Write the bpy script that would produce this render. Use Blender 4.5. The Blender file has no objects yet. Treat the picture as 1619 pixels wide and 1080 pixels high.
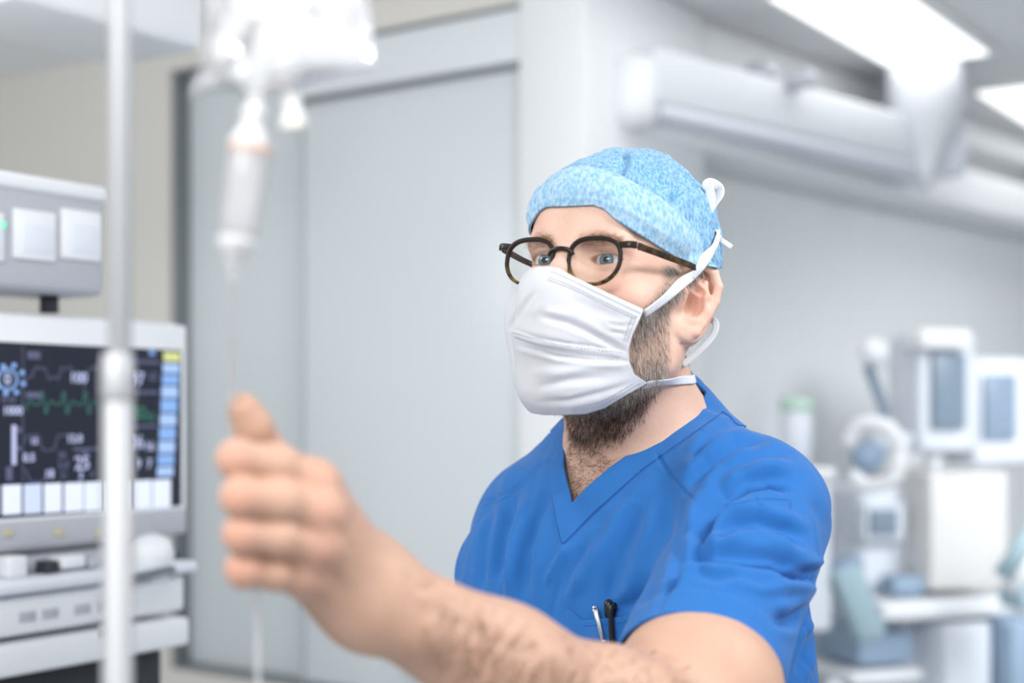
import bpy, math, random
import numpy as np
from mathutils import Vector
random.seed(7); rng = np.random.default_rng(7)
S = bpy.context.scene; COL = S.collection

# ---------------------------------------------------------------- camera
F = 2249.0; CX = 809.5; HY = 650.0; CAM = np.array([0.0, 0.0, 1.55])
cd = bpy.data.cameras.new('camera'); cam = bpy.data.objects.new('camera', cd); COL.objects.link(cam)
cam.location = (0, 0, 1.55); cam.rotation_euler = (math.pi/2, 0, 0)
cd.sensor_width = 36; cd.lens = F/1619*36; cd.shift_y = (HY-540)/1619; cd.clip_start = .05
cd.dof.use_dof = True; cd.dof.focus_distance = 1.29; cd.dof.aperture_fstop = 2.35; cd.dof.aperture_blades = 0
S.camera = cam
# ---------------------------------------------------------------- light
S.view_settings.view_transform = 'Standard'; S.view_settings.look = 'None'
S.view_settings.gamma = 1; S.view_settings.use_curve_mapping = False; S.view_settings.exposure = 0.0
w = bpy.data.worlds.new('world'); S.world = w; w.use_nodes = True
w.node_tree.nodes['Background'].inputs[0].default_value = (.93, .96, 1, 1)
w.node_tree.nodes['Background'].inputs[1].default_value = .68
def area(name, loc, target, size, power, col=(1, 1, 1), size_y=None, spread=None):
    l = bpy.data.lights.new(name, 'AREA'); l.energy = power; l.color = col; l.size = size
    if spread: l.spread = math.radians(spread)
    if size_y: l.shape = 'RECTANGLE'; l.size_y = size_y
    o = bpy.data.objects.new(name, l); COL.objects.link(o); o.location = loc
    o.rotation_euler = (Vector(target)-Vector(loc)).to_track_quat('-Z', 'Y').to_euler(); return o
area('ceiling_lamp_front', (-.5, -.2, 2.38), (.15, 1.3, 1.5), .8, 30, (1, .985, .96))
area('ceiling_lamp_side', (1.0, .8, 2.38), (.25, 1.3, 1.45), .5, 24, (.96, .98, 1))
area('ceiling_lamp_left', (-1.2, 1.6, 2.38), (-.3, 2.7, 1.3), .9, 20, (1, .99, .97))
area('right_wall_fill', (1.9, 2.3, 2.3), (1.7, 4.1, .7), .9, 20, (.96, .98, 1), None, 95)  # unseen fill light hung in mid-air, added to brighten the right wall and equipment

# ---------------------------------------------------------------- helpers
ORG = {}
def tag(o, label=None, cat=None, group=None, kind=None):
    if label: o['label'] = label
    if cat: o['category'] = cat
    if group: o['group'] = group
    if kind: o['kind'] = kind
    return o
def empty(name, loc, label, cat, group=None):
    o = bpy.data.objects.new(name, None); COL.objects.link(o); o.location = loc; o.empty_display_size = .05
    ORG[o] = np.array(loc, float); return tag(o, label, cat, group)
def mk(name, V, Fc, m, parent=None, smooth=True, attr=None):
    V = np.asarray(V, float); me = bpy.data.meshes.new(name)
    org = (V.min(0)+V.max(0))/2; V = V-org
    if isinstance(Fc, np.ndarray):
        n = Fc.shape[1]; me.vertices.add(len(V)); me.vertices.foreach_set('co', V.ravel())
        me.loops.add(Fc.size); me.loops.foreach_set('vertex_index', Fc.ravel().astype(np.int32))
        me.polygons.add(len(Fc)); me.polygons.foreach_set('loop_start', np.arange(0, Fc.size, n, dtype=np.int32))
        me.polygons.foreach_set('loop_total', np.full(len(Fc), n, np.int32)); me.update(calc_edges=True); me.validate()
    else:
        me.from_pydata(V.tolist(), [], Fc)
    if smooth is True: me.polygons.foreach_set('use_smooth', [True]*len(me.polygons))
    if attr:
        for k, v in attr.items():
            a = me.attributes.new(k, 'FLOAT', 'POINT'); a.data.foreach_set('value', v.astype(np.float32))
    for mm in (m if isinstance(m, (list, tuple)) else [m]): me.materials.append(mm)
    o = bpy.data.objects.new(name, me); COL.objects.link(o)
    ORG[o] = org
    if parent is not None: o.parent = parent; o.location = org-ORG[parent]
    else: o.location = org
    return o
def P(px, py, Y): return np.array([(px-CX)/F*Y, Y, 1.55-(py-HY)/F*Y])
def PA(a): a = np.asarray(a, float); return np.stack([(a[:, 0]-CX)/F*a[:, 2], a[:, 2], 1.55-(a[:, 1]-HY)/F*a[:, 2]], 1)
def proj(p): return np.stack([CX+F*p[:, 0]/p[:, 1], HY-F*(p[:, 2]-1.55)/p[:, 1]], 1)
class MB:
    def __init__(s): s.V = []; s.F = []
    def add(s, V, Fc):
        n = len(s.V); s.V += [tuple(v) for v in V]; s.F += [tuple(i+n for i in f) for f in Fc]; return s
    def build(s, name, m, parent=None, smooth=True): return mk(name, np.array(s.V), s.F, m, parent, smooth)
def lathe(prof, org, axis, n=24):
    """prof: [(r, t)] along axis from org"""
    a = np.array(axis, float); a /= np.linalg.norm(a); t = np.array([1, 0, 0]) if abs(a[0]) < .8 else np.array([0, 1, 0])
    u = np.cross(a, t); u /= np.linalg.norm(u); v = np.cross(a, u); V = []; Fc = []
    for r, h in prof:
        for k in range(n):
            q = 2*math.pi*k/n; V.append(np.array(org)+a*h+(u*math.cos(q)+v*math.sin(q))*r)
    for i in range(len(prof)-1):
        for k in range(n): Fc.append((i*n+k, i*n+(k+1) % n, (i+1)*n+(k+1) % n, (i+1)*n+k))
    Fc.append(tuple(range(n))[::-1]); Fc.append(tuple(range((len(prof)-1)*n, len(prof)*n)))
    return V, Fc
def smoothpath(pts, n):
    pts = np.asarray(pts, float); m = len(pts); out = []
    for t in np.linspace(0, m-1-1e-9, n):
        i = int(t); f = t-i; p0 = pts[max(i-1, 0)]; p1 = pts[i]; p2 = pts[min(i+1, m-1)]; p3 = pts[min(i+2, m-1)]
        out.append(.5*((2*p1)+(-p0+p2)*f+(2*p0-5*p1+4*p2-p3)*f*f+(-p0+3*p1-3*p2+p3)*f**3))
    return np.array(out)
def sweep(path, rx, ry=None, up=None, n=10, closed=False, sq=1.0):
    """elliptic/superelliptic tube along path; rx along 'up x tangent', ry along up"""
    path = np.asarray(path, float); N = len(path); V = []; Fc = []
    rx = np.broadcast_to(rx, N); ry = rx if ry is None else np.broadcast_to(ry, N)
    T = np.roll(path, -1, 0)-np.roll(path, 1, 0)
    if not closed: T[0] = path[1]-path[0]; T[-1] = path[-1]-path[-2]
    for i in range(N):
        t = T[i]/np.linalg.norm(T[i])
        U = np.array([0, 0, 1.]) if up is None else (up[i] if np.ndim(up) == 2 else np.array(up, float))
        if abs(U@t) > .97: U = np.array([0, 1., 0])
        s = np.cross(U, t); s /= np.linalg.norm(s); U = np.cross(t, s)
        for k in range(n):
            q = 2*math.pi*(k+.5)/n; c, d = math.cos(q), math.sin(q)
            c = math.copysign(abs(c)**sq, c); d = math.copysign(abs(d)**sq, d)
            V.append(path[i]+s*rx[i]*c+U*ry[i]*d)
    for i in range(N if closed else N-1):
        j = (i+1) % N
        for k in range(n): Fc.append((i*n+k, i*n+(k+1) % n, j*n+(k+1) % n, j*n+k))
    if not closed: Fc.append(tuple(range(n))[::-1]); Fc.append(tuple(range((N-1)*n, N*n)))
    return V, Fc
def rbox(c, ax, half, b=.004, seg=2):
    """rounded box: centre c, axes ax (3x3 rows), half sizes"""
    import bmesh
    bm = bmesh.new(); bmesh.ops.create_cube(bm, size=2)
    for v in bm.verts: v.co = Vector([v.co[i]*half[i] for i in range(3)])
    if b > 0: bmesh.ops.bevel(bm, geom=bm.edges[:], offset=min(b, min(half)*.95), segments=seg, affect='EDGES', profile=.5)
    bm.verts.index_update()
    V = np.array([v.co[:] for v in bm.verts])@np.array(ax, float)+np.array(c); Fc = [[v.index for v in f.verts] for f in bm.faces]; bm.free()
    return V, Fc
AX0 = np.eye(3)
# ---------------------------------------------------------------- materials
def mat(name, col, rough=.5, metal=0, spec=.5, emit=None, es=1, alpha=1, coat=0, sss=0, trans=0, noise=None, bump=None, sheen=0, ior=1.45):
    m = bpy.data.materials.new(name); m.use_nodes = True; nt = m.node_tree; b = nt.nodes['Principled BSDF']; I = b.inputs
    I['Base Color'].default_value = (*col, 1); I['Roughness'].default_value = rough; I['Metallic'].default_value = metal
    I['Specular IOR Level'].default_value = spec; I['Coat Weight'].default_value = coat; I['Alpha'].default_value = alpha
    I['Transmission Weight'].default_value = trans; I['IOR'].default_value = ior
    if sheen: I['Sheen Weight'].default_value = sheen
    if sss: I['Subsurface Weight'].default_value = sss; I['Subsurface Radius'].default_value = (1, .35, .2); I['Subsurface Scale'].default_value = .006
    if emit: I['Emission Color'].default_value = (*emit, 1); I['Emission Strength'].default_value = es
    tc = nt.nodes.new('ShaderNodeTexCoord')
    if noise:
        sc, amt, c2 = noise
        n = nt.nodes.new('ShaderNodeTexNoise'); n.inputs['Scale'].default_value = sc; n.inputs['Detail'].default_value = 4
        nt.links.new(tc.outputs['Object'], n.inputs['Vector'])
        r = nt.nodes.new('ShaderNodeMapRange'); r.inputs[1].default_value = .35; r.inputs[2].default_value = .7; r.inputs[4].default_value = amt
        nt.links.new(n.outputs[0], r.inputs[0])
        mx = nt.nodes.new('ShaderNodeMix'); mx.data_type = 'RGBA'; mx.inputs[6].default_value = (*col, 1); mx.inputs[7].default_value = (*c2, 1)
        nt.links.new(r.outputs[0], mx.inputs[0]); nt.links.new(mx.outputs[2], I['Base Color'])
    if bump:
        sc, st, dist = bump
        n = nt.nodes.new('ShaderNodeTexNoise'); n.inputs['Scale'].default_value = sc; n.inputs['Detail'].default_value = 3
        nt.links.new(tc.outputs['Object'], n.inputs['Vector'])
        bp = nt.nodes.new('ShaderNodeBump'); bp.inputs['Strength'].default_value = st; bp.inputs['Distance'].default_value = dist
        nt.links.new(n.outputs[0], bp.inputs['Height']); nt.links.new(bp.outputs[0], I['Normal'])
    return m
def lin(r, g, b): return tuple(((c/255)/12.92 if c/255 <= .04045 else ((c/255+.055)/1.055)**2.4) for c in (r, g, b))
# ---------------------------------------------------------------- signed distance modelling
def smin(a, b, k):
    h = np.maximum(k-np.abs(a-b), 0)/k; return np.minimum(a, b)-h*h*k*.25
def smax(a, b, k): return -smin(-a, -b, k)
def ell(p, c, r, M=None):
    q = p-np.array(c)
    if M is not None: q = q@M
    r = np.array(r); k0 = np.sqrt(((q/r)**2).sum(-1)); k1 = np.sqrt(((q/(r*r))**2).sum(-1))+1e-9
    return k0*(k0-1)/k1
def cap(p, a, b, ra, rb):
    a = np.array(a, float); b = np.array(b, float); ab = b-a; q = p-a
    t = np.clip(q@ab/(ab@ab), 0, 1); return np.sqrt(((q-t[..., None]*ab)**2).sum(-1))-(ra+(rb-ra)*t)
def chain(p, pts, rs, k=.004):
    d = None
    for i in range(len(pts)-1):
        e = cap(p, pts[i], pts[i+1], rs[i], rs[i+1]); d = e if d is None else smin(d, e, k)
    return d
TET = np.array([[1., -1, -1], [-1, -1, 1], [-1, 1, -1], [1, 1, 1]])
def surfnet(f, lo, hi, h, B=20, newton=2, slack=1.35):
    lo = np.array(lo, float); hi = np.array(hi, float); nb = np.ceil((hi-lo)/(h*B)).astype(int); G = nb*B+2
    I = np.stack(np.meshgrid(*[np.arange(n) for n in nb], indexing='ij'), -1).reshape(-1, 3)
    d = f(lo+(I+.5)*B*h); act = I[np.abs(d) < B*h*.87*slack+.004]
    loc = np.stack(np.meshgrid(*[np.arange(B+1)]*3, indexing='ij'), -1).reshape(-1, 3)
    key = lambda ijk: (ijk[..., 0].astype(np.int64)*G[1]+ijk[..., 1])*G[2]+ijk[..., 2]
    KV, PV, Q = [], [], []
    off = np.array([[i, j, k] for i in (0, 1) for j in (0, 1) for k in (0, 1)])
    E = [(a, b) for a in range(8) for b in range(8) if a < b and np.abs(off[a]-off[b]).sum() == 1]
    for bl in act:
        g0 = bl*B; v = f(lo+(g0+loc)*h).reshape(B+1, B+1, B+1)
        s = v < 0
        if s.all() or not s.any(): continue
        c = sum(s[i:i+B, j:j+B, k:k+B].astype(np.int8) for i, j, k in off)
        ce = np.argwhere((c > 0) & (c < 8))
        if len(ce) == 0: continue
        vv = np.stack([v[ce[:, 0]+o[0], ce[:, 1]+o[1], ce[:, 2]+o[2]] for o in off], 1)
        acc = np.zeros((len(ce), 3)); cnt = np.zeros(len(ce))
        for a, b in E:
            m = (vv[:, a] < 0) != (vv[:, b] < 0)
            t = vv[m, a]/(vv[m, a]-vv[m, b]); acc[m] += off[a]+t[:, None]*(off[b]-off[a]); cnt[m] += 1
        KV.append(key(ce+g0)); PV.append(lo+(g0+ce+acc/cnt[:, None])*h)
        for ax in range(3):
            b_, c_ = (ax+1) % 3, (ax+2) % 3
            sl0 = [slice(0, B)]*3; sl1 = [slice(0, B)]*3; sl1[ax] = slice(1, B+1)
            e0, e1 = s[tuple(sl0)], s[tuple(sl1)]
            for flip in (0, 1):
                e = np.argwhere((e0 & ~e1) if not flip else (~e0 & e1))
                if len(e) == 0: continue
                e = e+g0; eb = np.zeros(3, int); eb[b_] = 1; ec = np.zeros(3, int); ec[c_] = 1
                q = [e-eb-ec, e-ec, e, e-eb]
                if flip: q = q[::-1]
                Q.append(np.stack([key(x) for x in q], 1))
    KV = np.concatenate(KV); PV = np.concatenate(PV); Q = np.concatenate(Q)
    o = np.argsort(KV); KV = KV[o]; PV = PV[o]
    ix = np.clip(np.searchsorted(KV, Q), 0, len(KV)-1); Q = ix[(KV[ix] == Q).all(1)]
    N = np.zeros_like(PV)
    for it in range(newton):
        e = h*.4; g = sum(k[None]*f(PV+k*e)[:, None] for k in TET)/(4*e)
        gn = np.linalg.norm(g, axis=1)+1e-6; N = g/gn[:, None]
        if it < newton-1: PV = PV-N*np.clip(f(PV)/np.maximum(gn, .3), -h*.7, h*.7)[:, None]
    return PV, Q, N
def totri(Q): return np.concatenate([Q[:, [0, 1, 2]], Q[:, [0, 2, 3]]]) if Q.shape[1] == 4 else Q
def clip(V, T, g, extra=()):
    """keep g>0; returns V,T,[extras]"""
    T = totri(T); s = g > 0; c = s[T].sum(1); keep = T[c == 3]; out = [keep]
    newk = {}; 
    def rot(Tm, lone):
        L = lone.argmax(1); i = np.arange(len(Tm)); return Tm[i, L], Tm[i, (L+1) % 3], Tm[i, (L+2) % 3]
    pairs = []
    t1 = T[c == 1]; a, b, cc = rot(t1, s[t1]); t2 = T[c == 2]; d, e, ff = rot(t2, ~s[t2])
    allp = np.sort(np.concatenate([np.stack([a, b], 1), np.stack([a, cc], 1), np.stack([d, e], 1), np.stack([d, ff], 1)]), 1)
    u, inv = np.unique(allp, axis=0, return_inverse=True); inv = inv.ravel()+len(V)
    tt = g[u[:, 0]]/(g[u[:, 0]]-g[u[:, 1]]); mixf = lambda X: np.concatenate([X, X[u[:, 0]]+(X[u[:, 1]]-X[u[:, 0]])*(tt[:, None] if X.ndim > 1 else tt)])
    n1, n2 = len(t1), len(t2); ab = inv[:n1]; ac = inv[n1:2*n1]; de = inv[2*n1:2*n1+n2]; df = inv[2*n1+n2:]
    out += [np.stack([a, ab, ac], 1), np.stack([de, e, ff], 1), np.stack([de, ff, df], 1)]
    T = np.concatenate(out); V = mixf(V); ex = [mixf(x) for x in extra]
    us, iv = np.unique(T, return_inverse=True); return V[us], iv.reshape(-1, 3), [x[us] for x in ex]
def largest(V, T):
    lab = np.arange(len(V))
    while True:
        m = lab[T].min(1); new = lab.copy(); np.minimum.at(new, T.ravel(), np.repeat(m, 3)); new = new[new]
        if (new == lab).all(): break
        lab = new
    c = np.bincount(lab[T[:, 0]]); T = T[lab[T[:, 0]] == c.argmax()]; u, iv = np.unique(T, return_inverse=True); return V[u], iv.reshape(-1, 3)
def pdist(q, poly):
    """signed distance to polygon, negative inside"""
    poly = np.asarray(poly, float); d = np.full(len(q), 1e18); ins = np.zeros(len(q), bool)
    for i in range(len(poly)):
        a = poly[i]; b = poly[(i+1) % len(poly)]; e = b-a; w_ = q-a
        t = np.clip(w_@e/(e@e), 0, 1); d = np.minimum(d, ((w_-t[:, None]*e)**2).sum(1))
        c = (a[1] > q[:, 1]) != (b[1] > q[:, 1])
        if e[1] != 0: ins ^= c & (q[:, 0] < (e[0]*(q[:, 1]-a[1])/e[1]+a[0]))
    return np.sqrt(d)*np.where(ins, -1, 1)
def ldist(q, line):
    line = np.asarray(line, float); d = np.full(len(q), 1e18); sg = np.ones(len(q)); tp = np.zeros(len(q)); n = len(line)-1
    for i in range(n):
        a, b = line[i], line[i+1]; e = b-a; w_ = q-a; t = np.clip(w_@e/(e@e), 0, 1); dd = ((w_-t[:, None]*e)**2).sum(1)
        m = dd < d; d[m] = dd[m]; sg[m] = np.sign(e[0]*w_[m, 1]-e[1]*w_[m, 0]); tp[m] = (i+t[m])/n
    return np.sqrt(d), sg, tp
def snoise(p, sc, seed=0, oct=3):
    r = np.random.default_rng(seed); o = np.zeros(len(p)); a = 1
    for k in range(oct):
        for j in range(4):
            v = r.normal(size=3); v /= np.linalg.norm(v); o += a*.5*np.sin(p@v*sc*(1.0+.35*j)+r.uniform(0, 6.28)+1.3*np.sin(p@np.roll(v, 1)*sc*.7))
        sc *= 2.1; a *= .5
    return o*.5
def raycast(pp, f, y0=.6, y1=1.9):
    pp = np.atleast_2d(np.asarray(pp, float)); D = np.stack([(pp[:, 0]-CX)/F, np.ones(len(pp)), -(pp[:, 1]-HY)/F], 1)
    Y = np.full(len(pp), y0); L = np.linalg.norm(D, axis=1)
    for _ in range(90): Y = np.minimum(Y+f(CAM+D*Y[:, None])*.7/L, y1)
    p = CAM+D*Y[:, None]; e = .0008
    g = np.stack([f(p+np.eye(3)[i]*e)-f(p-np.eye(3)[i]*e) for i in range(3)], 1)
    return p, g/(np.linalg.norm(g, axis=1)[:, None]+1e-12)
def group(p, c, R, f):
    """evaluate f only near a sphere; far away return the distance to the sphere"""
    q = p-np.array(c); dd = np.sqrt((q*q).sum(-1))-R; o = dd+.03; m = dd < .03
    if m.any(): o[m] = f(p[m])
    return o
# ================================================================ the room
M_ceil = mat('ceiling_paint', lin(232, 233, 234), rough=.9, noise=(3, .3, lin(226, 228, 230)))
M_wallw = mat('warm_wall_paint', lin(214, 211, 205), rough=.85, noise=(4, .3, lin(207, 204, 198)))
M_wallg = mat('grey_wall_paint', lin(224, 227, 229), rough=.85, noise=(2, .4, lin(218, 221, 224)))
M_pier = mat('white_wall_paint', lin(232, 234, 236), rough=.8, noise=(3, .3, lin(225, 228, 231)))
M_floor = mat('grey_vinyl_floor', lin(212, 216, 219), rough=.35, noise=(12, .4, lin(202, 207, 212)))
M_glass = mat('frosted_glass', lin(206, 213, 216), rough=.32, spec=.5, noise=(1.2, .5, lin(200, 208, 212)))
M_glass2 = mat('frosted_glass_leaf', lin(212, 218, 222), rough=.30, spec=.5, noise=(1.2, .5, lin(207, 214, 219)))
M_frame = mat('grey_anodised_frame', lin(120, 126, 130), rough=.4, metal=.3)
M_white = mat('white_plastic', lin(233, 235, 238), rough=.4, noise=(8, .2, lin(224, 227, 232)))
M_whitec = mat('pale_blue_white_plastic', lin(222, 227, 235), rough=.45, noise=(6, .3, lin(210, 217, 228)))
M_greyp = mat('grey_plastic', lin(182, 184, 192), rough=.5, noise=(8, .3, lin(172, 175, 184)))
M_dark = mat('dark_plastic', lin(50, 53, 58), rough=.5)
M_lampl = mat('lamp_diffuser', (1, 1, 1), rough=.6, emit=(1, 1, 1), es=1.25)
WA = np.array([-.82, 3.366]); U_ = np.array([.823, -.568]); V_ = np.array([.568, .823])   # room axes in plan
P0 = np.array([.012, 2.80]); CZ = 2.42
def vbox(name, m, a, b, z0, z1, th, parent=None, bev=.0, back=None):
    """wall slab from plan point a to b, thickness th behind it"""
    a = np.array(a, float); b = np.array(b, float); d = b-a; L = np.linalg.norm(d); d /= L; n = np.array([-d[1], d[0]])
    if n[1] < 0: n = -n
    if back is not None: n = np.array(back, float)
    c = (a+b)/2+n*th/2; ax = np.array([[*d, 0], [*n, 0], [0, 0, 1]]); V, Fc = rbox((c[0], c[1], (z0+z1)/2), ax, (L/2, abs(th)/2, (z1-z0)/2), bev)
    return mk(name, V, Fc, m, parent, smooth=bev > 0)
def st(o, label=None): o['kind'] = 'structure'; return o
def wl(s): return P0-U_*s           # point on the left wall, s metres from the pier
# floor and ceiling slabs
c0 = (wl(2.6)+wl(0)+U_*2)/2
V, Fc = rbox((.6, 2.6, -.05), AX0, (4.2, 4.4, .05), 0); st(mk('floor', V, Fc, M_floor, smooth=False))
V, Fc = rbox((.6, 3.4, CZ+.05), AX0, (4.2, 3.3, .05), 0); ceil = st(mk('ceiling', V, Fc, M_ceil, smooth=False))
# left wall with a glazed opening (sill .95, head 2.34)
W1 = 1.0; 
st(vbox('wall_left', M_wallw, wl(3.2), wl(W1), 0, CZ, .12)); wlow = st(vbox('wall_left_below_window', M_wallw, wl(W1), wl(0), 0, .94, .12)); wlow.name = 'wall_left'
wtop = st(vbox('wall_left', M_wallw, wl(W1), wl(0), 2.355, CZ, .12))
win = st(vbox('window_1', M_glass, wl(W1)+V_*.045, wl(.0)+V_*.045, .95, 2.355, .012))
vbox('frame_bar', M_frame, wl(W1)+V_*.01, wl(W1-.022)+V_*.01, .95, 2.36, .04, win, .003)
vbox('frame_bar', M_frame, wl(W1)+V_*.01, wl(0)+V_*.01, .935, .953, .04, win, .003)
vbox('frame_bar', M_frame, wl(W1)+V_*.01, wl(0)+V_*.01, 2.345, 2.365, .04, win, .003)
vbox('sliding_pane', M_glass2, wl(.585)+V_*.018, wl(.0)+V_*.018, .953, 2.232, .02, win, .002)
vbox('pane_edge', mat('pane_edge', lin(186, 196, 200), rough=.4), wl(.597)+V_*.012, wl(.587)+V_*.012, .953, 2.24, .03, win, .002)
vbox('head_rail', mat('head_rail_paint', lin(216, 221, 225), rough=.5), wl(.60)+V_*.004, wl(0)+V_*.004, 2.24, 2.345, .05, win, .004)
vbox('head_rail_edge', M_frame, wl(.60)+V_*.002, wl(0)+V_*.002, 2.228, 2.238, .045, win, .002)
# pier
pier = st(vbox('wall_pier', M_pier, wl(0), wl(0)+U_*.155, 0, CZ, .5, bev=.006)); pier.name = 'trim_1'
# right wall running away from the pier
R0 = np.array([.125, 2.98]); RD = np.array([.675, .738]); RD /= np.linalg.norm(RD); RN = np.array([-RD[1], RD[0]])
def wr(t): return R0+RD*t
st(vbox('wall_right', M_wallg, wr(0), wr(5.2), 0, CZ, .12, back=RN))
soff = vbox('soffit_board', M_pier, wr(.0), wr(4.6), 2.12, 2.235, .16, None, .01, back=-RN); soff.name = 'trim_2'; st(soff)
ledge = vbox('trim', M_pier, wr(.0), wr(4.6), 2.33, 2.42, .10, None, .01, back=-RN); ledge.name = 'trim_3'; st(ledge)
st(vbox('wall_back', M_wallg, (3.6, 1.0), (3.6, 7), 0, CZ, .12, back=(1, 0)))
# ceiling lamps (thing > frame, diffuser)
M_lf = mat('lamp_frame', lin(240, 240, 240), rough=.4)
def ceiling_light(c, L, W, label, ax=V_, g='flush ceiling light panels'):
    c = np.array(c, float); n = np.array([ax[1], -ax[0]]); t = empty('ceiling_light', (c[0], c[1], CZ), label, 'ceiling light', g); A = np.array([[*ax, 0], [*n, 0], [0, 0, 1]])
    V, Fc = rbox((c[0], c[1], CZ-.008), A, (L/2+.02, W/2+.02, .008), .003); mk('frame', V, Fc, M_lf, t)
    V, Fc = rbox((c[0], c[1], CZ-.014), A, (L/2, W/2, .006), .003); mk('diffuser', V, Fc, M_lampl, t)
    l = bpy.data.lights.new('panel_light', 'AREA'); l.shape = 'RECTANGLE'; l.size = L; l.size_y = W; l.energy = .7; lo = bpy.data.objects.new('panel_light', l); COL.objects.link(lo)
    lo.location = (c[0], c[1], CZ-.03); lo.rotation_euler = (0, 0, math.atan2(ax[1], ax[0]))
    return t
ca = P(1410, 98, 1)*0; pA = P(1412, 98, 3.545)[:2]; pB = P(1560, 72, 3.385)[:2]; dl = -V_; wv = (pB-pA)
c1 = (pA+pB)/2+dl*.36; ceiling_light(c1, .72, .24, 'bright rectangular ceiling light panel at top right, above the white pendant arm')
ceiling_light(c1+dl*.80, .76, .24, 'ceiling light panel cut by the top edge, nearest the pier')
c2 = P(1700, 175, 4.1)[:2]; ceiling_light(c2, .9, .30, 'ceiling light panel cut by the right edge of the picture')
# ================================================================ the man
def rotm(yaw, pitch, roll):
    y, p_, r = map(math.radians, (yaw, pitch, roll)); cy, sy, cp, sp, cr, sr = math.cos(y), math.sin(y), math.cos(p_), math.sin(p_), math.cos(r), math.sin(r)
    return np.array([[cy, -sy, 0], [sy, cy, 0], [0, 0, 1]])@np.array([[1, 0, 0], [0, cp, -sp], [0, sp, cp]])@np.array([[cr, 0, sr], [0, 1, 0], [-sr, 0, cr]])
HR = rotm(-33, -8, 2.8); HO = np.array([.0965, 1.316, 1.6545])
def toH(p): return (p-HO)@HR
def fromH(p): return np.asarray(p, float)@HR.T+HO
TR = rotm(-38, 0, 0); TO = np.array([.115, 1.385, 1.49])
def toT(p): return (p-TO)@TR
def fromT(p): return np.asarray(p, float)@TR.T+TO
EYE = np.array([.0315, -.0692, .0175]); LID = .0157
def rz(a):
    a = math.radians(a); return np.array([[math.cos(a), -math.sin(a), 0], [math.sin(a), math.cos(a), 0], [0, 0, 1]])
# ear frame (left ear): u = back, v = up, w = outward
EO = np.array([.0725, .001, -.003])
_w = np.array([.86, -.50, .08]); _w /= np.linalg.norm(_w); _v = np.array([-.02, .10, .99]); _v -= _w*(_v@_w); _v /= np.linalg.norm(_v); _u = np.cross(_v, _w)
if _u[1] < 0: _u = -_u
EM = np.stack([_u, _v, _w], 1)
EOUT = [(-.010, .006), (-.009, .018), (-.003, .029), (.007, .034), (.017, .031), (.0225, .020), (.022, .006), (.0175, -.007), (.013, -.017), (.009, -.0255), (.002, -.031), (-.005, -.030), (-.0085, -.024), (-.0095, -.014)]
def sdf_ear(h):
    q = (h-EO)@EM*np.array([1/1.2, 1/1.03, 1])
    d = ell(q, (.006, .003, -.0022), (.0195, .0355, .0044))
    d = smin(d, ell(q, (.004, .0, -.011), (.013, .020, .011)), .006)
    rim = [(u, v, .0045+.002*(v > .01)) for u, v in EOUT[1:10]]
    d = smin(d, chain(q, [(-.006, .004, .001)]+rim, [.0024, .0030]+[.0037]*6+[.0033]*2, .002), .0022)
    d = smin(d, ell(q, (.0005, -.0245, .0015), (.0095, .0095, .0046)), .006)
    d = smin(d, chain(q, [(.008, -.014, .003), (.0145, -.004, .0045), (.0135, .008, .0045), (.006, .018, .0035)], [.0028, .003, .003, .0022], .003), .004)
    d = smin(d, chain(q, [(.0135, .008, .0042), (.0125, .021, .0035)], [.0025, .002]), .003)
    d = smax(d, -ell(q, (.0025, -.002, .0050), (.0090, .0115, .0145)), .003)
    d = smax(d, -ell(q, (.004, .0105, .0055), (.0075, .0045, .006)), .003)
    d = smin(d, ell(q, (-.0085, -.003, .003), (.0045, .0065, .0045)), .004)
    d = smin(d, ell(q, (.004, -.0165, .003), (.005, .0035, .0035)), .004)
    return d
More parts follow.
